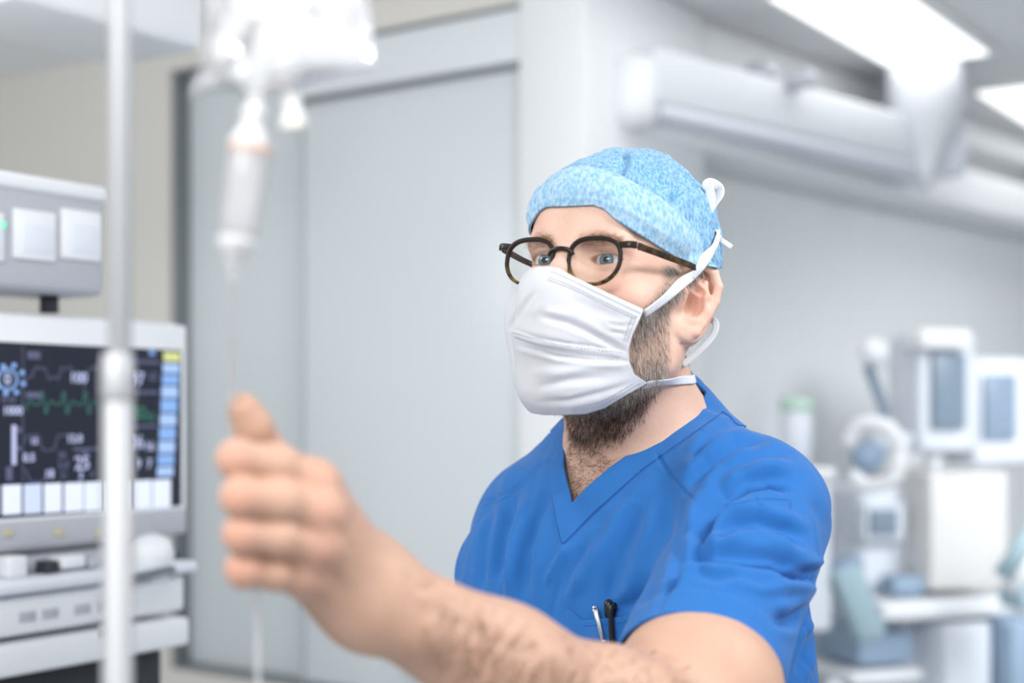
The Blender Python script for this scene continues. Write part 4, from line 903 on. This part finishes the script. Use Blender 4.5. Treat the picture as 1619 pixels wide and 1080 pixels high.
V, Fc = lathe([(.0064, 0), (.0064, .004), (.005, .0046)], P(466, 205, BZ)-ax/L*.0045, ax, 20); mk('port_tip', np.array(V), Fc, M_tip, prt)
ax = P(405, 160, BZ)-P(412, 110, BZ); V, Fc = lathe([(.0042, 0), (.0042, .018), (.0055, .019), (.0055, .021)], P(412, 118, BZ), ax, 20); mk('outlet_port', np.array(V), Fc, M_port, bg)
# infusion line: spike, chamber, connector, tube (one thing)
M_cham = clear_material('drip_chamber_plastic', (.95, .95, .96), .9, .12, .55, (.92, .92, .94)); M_tube = clear_material('clear_tube', (.96, .97, .98), .6, .12, .40, (.97, .97, .98)); M_ring = mat('apricot_ring', lin(226, 178, 150), rough=.5)
top = P(407, 152, BZ); bot = P(371, 408, BZ); ax = bot-top; L = np.linalg.norm(ax); ax /= L; px_m = BZ/F
ln = empty('infusion_line', P(372, 640, .86), 'clear infusion line with drip chamber running from the bag down to the fist', 'infusion line')
V, Fc = lathe([(.0040, 0), (.0048, .006), (.0070, .0085), (.0070, .011), (.0050, .013), (.0072, .018), (.0105, .024), (.0112, .0275)], top, ax, 24); mk('spike', np.array(V), Fc, M_port, ln)
def shaft(o, prof, name, m, n=28): V, Fc = lathe(prof, o, ax, n); return mk(name, np.array(V), Fc, m, ln)
shaft(top+ax*.0265, [(.0106, 0), (.0112, .001), (.0108, .02), (.0100, .040), (.0094, .0475), (.0050, .050), (.0050, .0505)], 'drip_chamber', M_cham)
shaft(top+ax*.0265, [(.0112, 0), (.0120, .0006), (.0120, .0018), (.0112, .0024)], 'chamber_ring', M_ring)
shaft(top+ax*.0745, [(.0097, 0), (.0100, .001), (.0094, .006), (.0052, .0075), (.0046, .013), (.0028, .015)], 'lower_connector', M_port)
b0 = top+ax*.086
tp = smoothpath([b0, b0+ax*.012, P(367, 460, .760), P(366, 510, .785), P(367, 565, .822), P(365, 625, .850), P(368, 690, .858), P(396, 745, .850), P(405, 850, .843), P(405, 930, .842), P(407, 1010, .842), P(408, 1120, .842), P(408, 1250, .842)], 90)
V, Fc = sweep(tp, .0017, up=(0, 1, 0), n=10); mk('tube', np.array(V), Fc, M_tube, ln)
# ================================================================ monitor on the left
def frame(px, py, Y, d):
    d = np.array([d[0], d[1], 0.]); d /= np.linalg.norm(d); n = np.array([d[1], -d[0], 0.]); return P(px, py, Y), np.stack([d, n, [0, 0, 1]])
MO, MA = frame(0, 870, 1.75, (.168, .25))          # u along the face, n outwards, v up
def mp(px, py, off=0):
    r = np.array([(px-CX)/F, 1, -(py-HY)/F]); n = MA[1]; o_ = MO+n*off; t_ = ((o_-CAM)@n)/(r@n); return CAM+r*t_
def uv(px, py):
    q = mp(px, py)-MO; return q@MA[0], q@MA[2]
def mbox(name, m, u0, u1, v0, v1, n0, n1, par, bev=.004, A=None, O=None, sm=True):
    A = MA if A is None else A; O = MO if O is None else O
    c = O+A[0]*(u0+u1)/2+A[1]*(n0+n1)/2+A[2]*(v0+v1)/2; V, Fc = rbox(c, A, ((u1-u0)/2, abs(n1-n0)/2, (v1-v0)/2), bev); return mk(name, V, Fc, m, par, sm)
u1, v1 = uv(296, 505); _, v0 = uv(140, 862); ul, _ = uv(0, 500); UL = -.16
vt = uv(140, 500)[1]; su1 = uv(268, 700)[0]; sv0 = uv(140, 810)[1]; sv1 = uv(140, 547)[1]; us1 = uv(286, 600)[0]
mo = empty('patient_monitor', MO+MA[0]*(u1+UL)/2+MA[1]*(-.05), 'white patient monitor with black screen of waveforms at the left edge', 'monitor')
mbox('housing', M_white, UL, u1, v0, vt, -.075, -.004, mo, .012)
mbox('bezel', M_white, UL+.004, u1-.003, v0+.004, vt-.004, -.006, .003, mo, .006)
mbox('lower_bezel', M_greyp, UL+.006, u1-.006, v0+.006, sv0-.004, -.001, .0045, mo, .003)
M_scr = mat('screen_black', (.006, .007, .012), rough=.25, emit=(.012, .015, .028), es=1)
def em(name, c, e=1): return mat(name, tuple(x*.2 for x in c), rough=.5, emit=c, es=e)
E_blue = em('screen_blue', lin(140, 180, 240), .9); E_lav = em('screen_lavender', lin(205, 218, 246), .95); E_w = em('screen_white', lin(190, 198, 235), .9); E_tr = em('screen_trace', lin(96, 100, 130), .8)
E_g = em('screen_green', lin(60, 118, 104), .8); E_yl = em('screen_yellow', lin(214, 220, 150), .9); E_bt = em('screen_button', lin(168, 198, 244), .95); E_lb = em('screen_light_button', lin(224, 232, 250), 1)
M_amb = mat('amber_key', lin(196, 188, 160), rough=.4)
se = uv(284, 560)[0]
scr = mbox('screen', M_scr, UL+.018, se, sv0, sv1, .002, .0042, mo, .001)
def spx(name, m, x0, y0, x1, y1, par=scr, h=.0008, bev=.0004, top=None):
    a = uv(x0, (y0+y1)/2)[0]; b_ = uv(x1, (y0+y1)/2)[0]; xm = (x0+x1)/2; return mbox(name, m, a, b_, uv(xm, y1)[1], uv(xm, y0)[1], .0040, .0044+h, par, bev)
# bottom button row and right button column
for x0, x1, m in ((-60, -6, E_lav), (0, 30, E_lb), (34, 62, E_lav), (66, 94, E_lb), (98, 128, E_lb), (130, 160, E_lb), (164, 200, E_lav), (206, 236, E_lb), (238, 266, E_lb)):
    xm = (x0+x1)/2; spx('menu_button', m, x0, 767-xm*.035, x1, 814-xm*.045)
ys = [557, 575, 593, 611, 632, 655, 676, 698, 719, 738, 756]
for i in range(len(ys)-1): spx('side_button', E_yl if i == 0 else (E_bt if i % 2 else E_blue), 255-(ys[i]-557)*.055, ys[i], 281-(ys[i]-557)*.06, ys[i+1]-3)
def trace(pts, m, r=.0009):
    q = np.array([mp(x, y, .0048) for x, y in pts]); V, Fc = sweep(q, r, .0004, up=MA[1], n=6); return mk('waveform', np.array(V), Fc, m, scr)
xs = np.linspace(-40, 158, 120); 
trace([(x, 590+8*math.tanh(4*math.sin((x-30)*.145))+2*math.sin(x*.5)) for x in xs if x > 36], E_tr)
ecg = lambda x: 640-22*math.exp(-(((x-55) % 34-12)/3.2)**2)+16*math.exp(-(((x-55) % 34-17)/3)**2)-6*math.exp(-(((x-55) % 34-27)/4)**2)
trace([(x, ecg(x)) for x in np.linspace(40, 158, 220)], E_g, .0010)
trace([(x, 700-12*math.tanh(3*math.sin((x-40)*.13))) for x in np.linspace(40, 108, 90)], E_tr)
trace([(x, 752+10*math.tanh(3*math.sin((x-44)*.11))) for x in np.linspace(36, 84, 60)], E_tr)
trace([(36, 548), (36, 764)], E_tr, .0007)
def digits(s, x, y, h, m, sx=1.0):
    c = bpy.data.curves.new('readout', 'FONT'); c.body = s; c.size = h/F*1.85*1.35; c.align_x = 'CENTER'; c.align_y = 'CENTER'; c.extrude = .0003; c.offset = .0003
    o = bpy.data.objects.new('tmp', c); COL.objects.link(o); dg = bpy.context.evaluated_depsgraph_get(); me = bpy.data.meshes.new_from_object(o.evaluated_get(dg)); bpy.data.objects.remove(o)
    V = np.array([v.co[:] for v in me.vertices]); Fc = [list(p_.vertices) for p_ in me.polygons]; q = mp(x, y, .0050); W = q+V[:, :1]*MA[0]*sx+V[:, 1:2]*MA[2]+V[:, 2:3]*MA[1]
    o = mk('readout', W, Fc, m, scr, False); return o
for a in (('100', 124, 598, 17, E_w), ('1000', 20, 650, 13, E_w), ('63', 20, 632, 9, E_tr), ('10', 6, 632, 9, E_tr), ('12.0', 118, 694, 13, E_w), ('36', 98, 720, 11, E_tr), ('5.0', 100, 736, 12, E_tr), ('25', 130, 733, 22, E_w), ('120', 133, 716, 9, E_tr),
          ('18', 78, 750, 13, E_w), ('21', 101, 752, 10, E_tr), ('4', 146, 750, 12, E_tr), ('97', 217, 600, 22, E_w), ('62', 242, 596, 14, E_tr), ('30', 240, 558, 10, E_blue), ('80', 219, 654, 24, E_g), ('55', 238, 660, 14, E_g),
          ('36', 216, 700, 22, E_w), ('16', 236, 706, 15, E_w), ('9', 219, 734, 16, E_w), ('7', 236, 734, 16, E_w), ('12', 54, 698, 10, E_w), ('0.5', 46, 724, 13, E_w), ('2', 128, 752, 12, E_w), ('1', 132, 612, 8, E_tr)):
    digits(*a)
for a in ((15, 672, 22, 735), (22, 676, 30, 684), (22, 706, 30, 713), (6, 738, 16, 760)): spx('gauge_bar', E_w if a[3]-a[1] > 30 else E_tr, *a)
tr_ = [(12+15*math.cos(t_), 600+16*math.sin(t_)) for t_ in np.linspace(0, 2*math.pi, 40)]; trace(tr_, E_blue, .0016)
for k in range(8):
    t_ = k*math.pi/4+.3; spx('dial_tooth', E_blue, 12+22*math.cos(t_)-3.5, 600+23*math.sin(t_)-3.5, 12+22*math.cos(t_)+3.5, 600+23*math.sin(t_)+3.5)
digits('0', 12, 600, 18, E_w)
for x0, y0, x1, y1 in ((204, 570, 248, 575), (206, 618, 246, 623), (206, 672, 244, 676), (112, 708, 158, 712), (40, 556, 60, 568), (38, 620, 60, 630)): spx('label_strip', E_tr, x0, y0, x1, y1)
for x in (8, 88, 152): spx('amber_key', M_amb, x-6, 836, x+8, 848, mo, .003)
# box with two square display plates, above the monitor
BO, BA = frame(0, 460, 1.72, (.168, .25))
def bp_(px, py):
    r = np.array([(px-CX)/F, 1, -(py-HY)/F]); n = BA[1]; t_ = ((BO-CAM)@n)/(r@n); q = CAM+r*t_-BO; return q@BA[0], q@BA[2]
def bbox(name, m, x0, y0, x1, y1, n0, n1, par, bev=.003):
    ym = (y0+y1)/2; xm = (x0+x1)/2; return mbox(name, m, bp_(x0, ym)[0], bp_(x1, ym)[0], bp_(xm, y1)[1], bp_(xm, y0)[1], n0, n1, par, bev, BA, BO)
ub = bp_(168, 380)[0]; vb1 = bp_(80, 290)[1]; vb0 = bp_(80, 462)[1]
bx = empty('module_rack', BO+BA[0]*ub*.5+BA[1]*-.05, 'grey module rack with white square plates above the patient monitor', 'module rack')
mbox('housing', M_greyp, -.16, ub, vb0, vb1-.006, -.12, .0, bx, .010, BA, BO); mbox('top_cover', M_white, -.165, ub+.003, vb1-.014, vb1+.006, -.125, .006, bx, .006, BA, BO)
for x0, x1 in ((-58, 4), (18, 85), (94, 157)):
    pl = bbox('module_plate', M_white, x0, 333, x1, 412, -.002, .006, bx, .003); bbox('plate_window', M_whitec, x0+14, 356, x1-6, 402, .005, .0075, pl, .001)
bbox('status_lamp', em('green_lamp', lin(120, 230, 190), 1.2), -3, 350, 4, 362, .006, .008, bx, .001)
V, Fc = sweep([BO+BA[0]*bp_(118, 470)[0]+BA[1]*-.05+BA[2]*(vb0+.005), BO+BA[0]*bp_(118, 470)[0]+BA[1]*-.05+BA[2]*(vb0-.022)], .012, n=12); mk('mounting_post', np.array(V), Fc, M_dark, bx)
# machine under the monitor
mc = empty('anaesthesia_machine', MO+MA[0]*.02+MA[1]*-.15+np.array([0, 0, -MO[2]]), 'grey and white anaesthesia machine below the patient monitor', 'medical machine')
um = uv(275, 900)[0]; V0 = lambda y: uv(80, y)[1]
mbox('top_deck', M_whitec, UL-.05, um, V0(925), V0(905), -.30, .05, mc, .006); mbox('upper_body', M_greyp, UL-.04, um-.015, V0(907), V0(876), -.28, -.005, mc, .008)
for x0, x1, y0, y1, m in ((0, 30, 872, 905, M_white), (84, 122, 880, 900, M_white), (60, 80, 885, 905, M_dark), (128, 148, 885, 903, M_greyp)):
    mbox('control_block', m, uv(x0, 880)[0], uv(x1, 880)[0], V0(y1), V0(y0), -.02, .018, mc, .003)
dw = mbox('drawer', M_white, UL-.04, um-.012, V0(990), V0(930), -.28, .035, mc, .006)
for x in (14, 50, 101, 138): mbox('label_plate', M_greyp, uv(x-13, 960)[0], uv(x+13, 960)[0], V0(970), V0(955), .034, .037, dw, .001)
dw = mbox('drawer', M_white, UL-.04, um-.012, V0(1048), V0(1000), -.28, .045, mc, .006); mbox('label_plate', M_greyp, uv(120, 1000)[0], uv(148, 1000)[0], V0(1010), V0(992)-.0, .044, .047, dw, .001)
mbox('lower_cabinet', M_dark, UL-.04, um-.02, -1.30, V0(1055), -.30, .0, mc, .008)
for u_ in (UL-.03, um-.04):
    V, Fc = lathe([(.012, -.02), (.04, -.018), (.04, .018), (.012, .02)], MO*[1, 1, 0]+MA[0]*u_+MA[1]*-.04+np.array([0, 0, .04]), MA[0], 20); mk('castor', np.array(V), Fc, M_dark, mc)
kn = P(236, 878, 1.93); V, Fc = lathe([(.001, -.03), (.028, -.028), (.034, 0), (.030, .018), (.018, .026), (.001, .028)], kn, (0, -.2, 1), 24); mk('selector_knob', np.array(V), Fc, M_white, mc)
pts = PA([(200, 916, 1.80), (230, 910, 1.84), (262, 902, 1.90), (280, 900, 1.95), (284, 908, 2.02), (270, 912, 2.15)]); V, Fc = sweep(smoothpath(pts, 24), .006, n=10); mk('handle_rail', np.array(V), Fc, M_frame, mc)
V, Fc = sweep(smoothpath(PA([(262, 866, 1.97), (276, 880, 1.99), (290, 905, 2.0)]), 12), .006, n=10); mk('support_arm', np.array(V), Fc, M_dark, mc)
# white lamp head at top left
lh = P(60, 10, 1.9); t = empty('lamp_head', lh, 'white rectangular lamp head at the top left corner', 'lamp')
V, Fc = rbox(P(110, 8, 2.05), MA[[0, 1, 2]], (.17, .10, .045), .012); mk('housing', V, Fc, M_white, t); V, Fc = lathe([(.02, 0), (.02, .5)], P(60, -40, 2.05), (0, 0, 1), 16); mk('ceiling_rod', np.array(V), Fc, M_white, t)
# ================================================================ right-hand side
M_pend = mat('pendant_paint', lin(214, 217, 222), rough=.5, noise=(5, .2, lin(206, 210, 216)))
# ceiling pendant with its horizontal arm
pn = P(1475, 200, 3.7); t = empty('pendant_arm', (pn[0], pn[1], CZ), 'long white ceiling pendant arm running across the upper right', 'pendant arm')
A0_ = P(1005, 146, 2.85); A1_ = P(1475, 222, 3.65); d_ = A1_-A0_; d_[2] = 0; d_ /= np.linalg.norm(d_); n_ = np.array([d_[1], -d_[0], 0.]); Aa = np.stack([d_, n_, [0, 0, 1]])
zc = (A0_[2]+A1_[2])/2; L = np.linalg.norm((A1_-A0_)[:2]); c = (A0_+A1_)/2; c[2] = zc
V, Fc = rbox(c, Aa, (L/2, .055, .060), .015); am = mk('arm_beam', V, Fc, M_pend, t); V, Fc = rbox(c+np.array([0, 0, -.066]), Aa, (L/2-.03, .05, .010), .004); mk('arm_underside', V, Fc, M_whitec, am)
V, Fc = lathe([(.001, -.065), (.062, -.06), (.070, -.03), (.070, .05), (.05, .06), (.045, CZ-zc)], (A1_[0]+.02, A1_[1]+.02, zc), (0, 0, 1), 28); mk('arm_joint', np.array(V), Fc, M_whitec, t)
V, Fc = lathe([(.012, -.15), (.020, -.10), (.045, -.05), (.085, .02), (.095, .07), (.095, CZ-zc-.03)], (A1_[0]-.06, A1_[1]-.14, zc+.03), (0, 0, 1), 28); mk('column_cover', np.array(V), Fc, M_pend, t)
V, Fc = lathe([(.001, -.075), (.045, -.07), (.055, -.04), (.055, .06), (.03, .07)], A0_+np.array([-.01, -.0, 0]), (0, 0, 1), 28); mk('arm_joint', np.array(V), Fc, M_white, t)
for q, y_ in (((1205, 112), 0), ((1268, 126), 0)): V, Fc = rbox(P(*q, 3.1), Aa, (.022, .03, .016), .004); mk('arm_fitting', V, Fc, M_greyp, am)
# surgical lamp cluster behind pier
sl = P(930, 110, 3.0); t = empty('surgical_lamp', (sl[0], sl[1], CZ), 'white jointed ceiling lamp hanging beside the white pier', 'lamp')
V, Fc = lathe([(.001, -.04), (.075, -.035), (.098, -.01), (.09, .025), (.04, .045), (.001, .05)], P(926, 105, 2.95), (.85, -.35, .35), 32); mk('lamp_dish', np.array(V), Fc, M_pend, t)
for k in range(7):
    q = 2*math.pi*k/7; o_ = P(926, 105, 2.95)+np.array([0, -.04, 0])+.055*np.array([math.cos(q)*.5, -.1, math.sin(q)]); V, Fc = lathe([(.001, -.01), (.022, -.008), (.022, .006), (.001, .01)], o_, (.3, -.9, 0), 14); mk('lamp_cell', np.array(V), Fc, M_whitec if k % 2 else M_greyp, t)
V, Fc = sweep(smoothpath([P(932, 120, 3.0), P(985, 60, 2.95), P(1000, 20, 2.95), P(1000, -60, 2.95)], 20), .022, n=12); mk('lamp_arm', np.array(V), Fc, M_pend, t)
V, Fc = sweep(smoothpath([P(932, 120, 3.0), P(920, 190, 2.95), P(960, 215, 2.95)], 12), .018, n=12); mk('lamp_arm', np.array(V), Fc, M_pend, t)
# equipment
QY = 3.3; EAX = rotm(18, 0, 0).T
def qbox(name, m, x0, y0, x1, y1, Y, dep, par, bev=.008, A=None):
    A = EAX if A is None else A; a = P(x0, y0, Y); b_ = P(x1, y1, Y); c = (a+b_)/2+A[1]*dep/2; V, Fc = rbox(c, A, (abs(b_[0]-a[0])/2, abs(dep)/2, abs(a[2]-b_[2])/2), bev); return mk(name, V, Fc, m, par)
M_sblue = mat('grey_blue_screen', lin(128, 144, 160), rough=.3); M_sblue2 = mat('pale_blue_screen', lin(136, 154, 174), rough=.3); M_cream = mat('cream_panel', lin(216, 215, 214), rough=.6, noise=(5, .2, lin(208, 208, 208))); M_bl = mat('blue_grey_panel', lin(150, 170, 192), rough=.55, noise=(6, .4, lin(136, 160, 186))); M_teal = mat('teal_grey_panel', lin(160, 184, 194), rough=.55, noise=(6, .4, lin(150, 176, 188))); M_green = mat('pale_green_cap', lin(186, 212, 198), rough=.5)
def stand(px, Y, base, m, par, top_py):
    p_ = P(px, top_py, Y); V, Fc = lathe([(.02, 0), (.02, p_[2]-base)], (p_[0], p_[1]+.08, base), (0, 0, 1), 14); return mk('stand', np.array(V), Fc, m, par)
tb = empty('equipment_trolley', (*P(1480, 900, QY)[:2], 0), 'white trolley of blue drawers and panels at the lower right', 'trolley')
qbox('side_panel', M_cream, 1462, 748, 1606, 932, QY, .30, tb, .01); qbox('body', M_whitec, 1352, 770, 1470, 1300, QY+.06, .38, tb, .02)
qbox('small_screen', M_sblue, 1374, 806, 1424, 846, QY, .05, tb, .004); qbox('screen_surround', M_whitec, 1362, 796, 1438, 856, QY+.012, .06, tb, .006)
qbox('keypad', M_bl, 1410, 912, 1468, 942, QY-.02, .06, tb, .006); qbox('drawer', M_bl, 1352, 1000, 1452, 1052, QY-.03, .2, tb, .008); qbox('shelf', M_white, 1340, 1062, 1470, 1080, QY-.05, .4, tb, .006); qbox('shelf', M_white, 1380, 950, 1619, 978, QY-.05, .4, tb, .008)
qbox('drawer', M_whitec, 1490, 985, 1575, 1100, QY-.02, .3, tb, .01); qbox('drawer', M_bl, 1594, 985, 1680, 1100, QY-.02, .3, tb, .01); qbox('base', M_whitec, 1352, 1120, 1660, 1900, QY, .4, tb, .02)
for x in (1375, 1640):
    p_ = P(x, 900, QY); V, Fc = lathe([(.012, -.02), (.05, -.018), (.05, .018), (.012, .02)], (p_[0], p_[1]+.15, .05), (1, 0, 0), 20); mk('castor', np.array(V), Fc, M_dark, tb)
V, Fc = rbox(P(1352, 950, QY-.17), rotm(0, 0, 22), (.032, .05, .085), .012); t = empty('breathing_bag_box', P(1352, 1010, QY-.1), 'teal slanted container leaning beside the blue shoulder, lower right', 'container'); mk('body', V, Fc, M_teal, t); V, Fc = rbox(P(1338, 893, QY-.17), rotm(0, 0, 22), (.030, .045, .012), .006); mk('lid', V, Fc, M_bl, t)
m1 = empty('device_monitor', P(1492, 715, QY), 'taller white monitor with dark blue-grey screen at the right', 'monitor', None)
qbox('housing', M_whitec, 1448, 528, 1552, 715, QY+.02, .14, m1, .014); qbox('screen', M_sblue, 1474, 558, 1532, 678, QY, .03, m1, .003); qbox('visor', M_white, 1452, 520, 1546, 552, QY-.04, .10, m1, .01); stand(1490, QY, 1.40, M_white, m1, 700)
m2 = empty('device_monitor', P(1582, 735, QY+.1), 'lower white monitor with pale blue-grey screen at the right edge', 'monitor', None)
qbox('housing', M_whitec, 1534, 566, 1640, 735, QY+.12, .14, m2, .014); qbox('screen', M_sblue2, 1554, 592, 1612, 695, QY+.10, .03, m2, .003); stand(1582, QY+.1, 1.42, M_white, m2, 720)
t = empty('suction_bottle', P(1260, 770, QY-.1), 'clear grey bottle with a pale green cap behind the blue shoulder', 'bottle')
b_ = P(1260, 740, QY-.1); s_ = (QY-.1)/F; V, Fc = lathe([(.001, 0), (24*s_, 2*s_), (25*s_, 60*s_), (25*s_, 85*s_), (22*s_, 92*s_)], b_, (0, 0, 1), 28); mk('bottle_body', np.array(V), Fc, M_whitec, t)
V, Fc = lathe([(25*s_, 0), (27*s_, 2*s_), (27*s_, 18*s_), (20*s_, 22*s_)], b_+np.array([0, 0, 90*s_]), (0, 0, 1), 28); mk('bottle_cap', np.array(V), Fc, M_green, t)
t = empty('instrument_table', (*P(1290, 800, QY+.1)[:2], 0), 'white table behind the blue shoulder holding the green-capped bottle', 'table')
qbox('tabletop', M_white, 1215, 740, 1330, 760, QY-.25, .28, t, .006); qbox('front_panel', M_whitec, 1230, 760, 1322, 1000, QY-.22, .2, t, .01)
for x in (1235, 1318): V, Fc = lathe([(.015, 0), (.015, .95)], (*P(x, 800, QY-.12)[:2], 0), (0, 0, 1), 12); mk('leg', np.array(V), Fc, M_white, t)
t = empty('examination_lamp', P(1383, 700, QY-.1), 'white round-headed lamp on a dark slanted neck, left of the monitors', 'lamp')
V, Fc = lathe([(.001, -.03), (.022, -.026), (.034, -.008), (.034, .012), (.02, .028), (.001, .03)], P(1382, 557, QY-.1), (.2, -.3, 1), 28); mk('lamp_shade', np.array(V), Fc, M_white, t)
V, Fc = sweep(smoothpath(PA([(1372, 578, QY-.08), (1384, 610, QY-.07), (1396, 645, QY-.06), (1404, 690, QY-.05)]), 18), [.010]*18, .014, n=12); mk('lamp_neck', np.array(V), Fc, M_sblue, t)
V, Fc = lathe([(.001, -.03), (.05, -.026), (.055, .02), (.001, .03)], P(1404, 700, QY-.05), (0, 0, 1), 24); mk('lamp_base', np.array(V), Fc, M_whitec, t)
t = empty('breathing_circuit', P(1370, 770, QY-.15), 'looped white corrugated hose on the machine, behind the shoulder', 'hose')
hp_ = smoothpath(PA([(1330, 700, QY-.1), (1350, 670, QY-.12), (1392, 676, QY-.15), (1408, 712, QY-.15), (1400, 752, QY-.15), (1362, 766, QY-.12), (1335, 748, QY-.1)]), 90); V, Fc = sweep(hp_+np.array([0, -.07, 0]), [.016+.0025*(k % 2) for k in range(90)], n=14); mk('hose', np.array(V), Fc, M_white, t)
V, Fc = lathe([(.001, -.02), (.035, -.018), (.035, .018), (.001, .02)], P(1372, 722, QY-.1), (0, -1, .2), 24); mk('filter', np.array(V), Fc, M_bl, t)
t = empty('tilted_arm', P(1600, 915, QY-.2), 'teal and white slanted support arm at the right edge', 'arm')
V, Fc = sweep([P(1584, 912, QY-.2), P(1640, 830, QY-.2)], .014, .02, n=10, sq=.5); mk('arm_bar', np.array(V), Fc, M_teal, t); V, Fc = sweep([P(1596, 935, QY-.2), P(1650, 858, QY-.2)], .012, .02, n=10, sq=.5); mk('arm_bar', np.array(V), Fc, M_white, t); V, Fc = rbox(P(1618, 945, QY-.18), EAX, (.035, .04, .022), .006); mk('foot_block', V, Fc, M_teal, t)
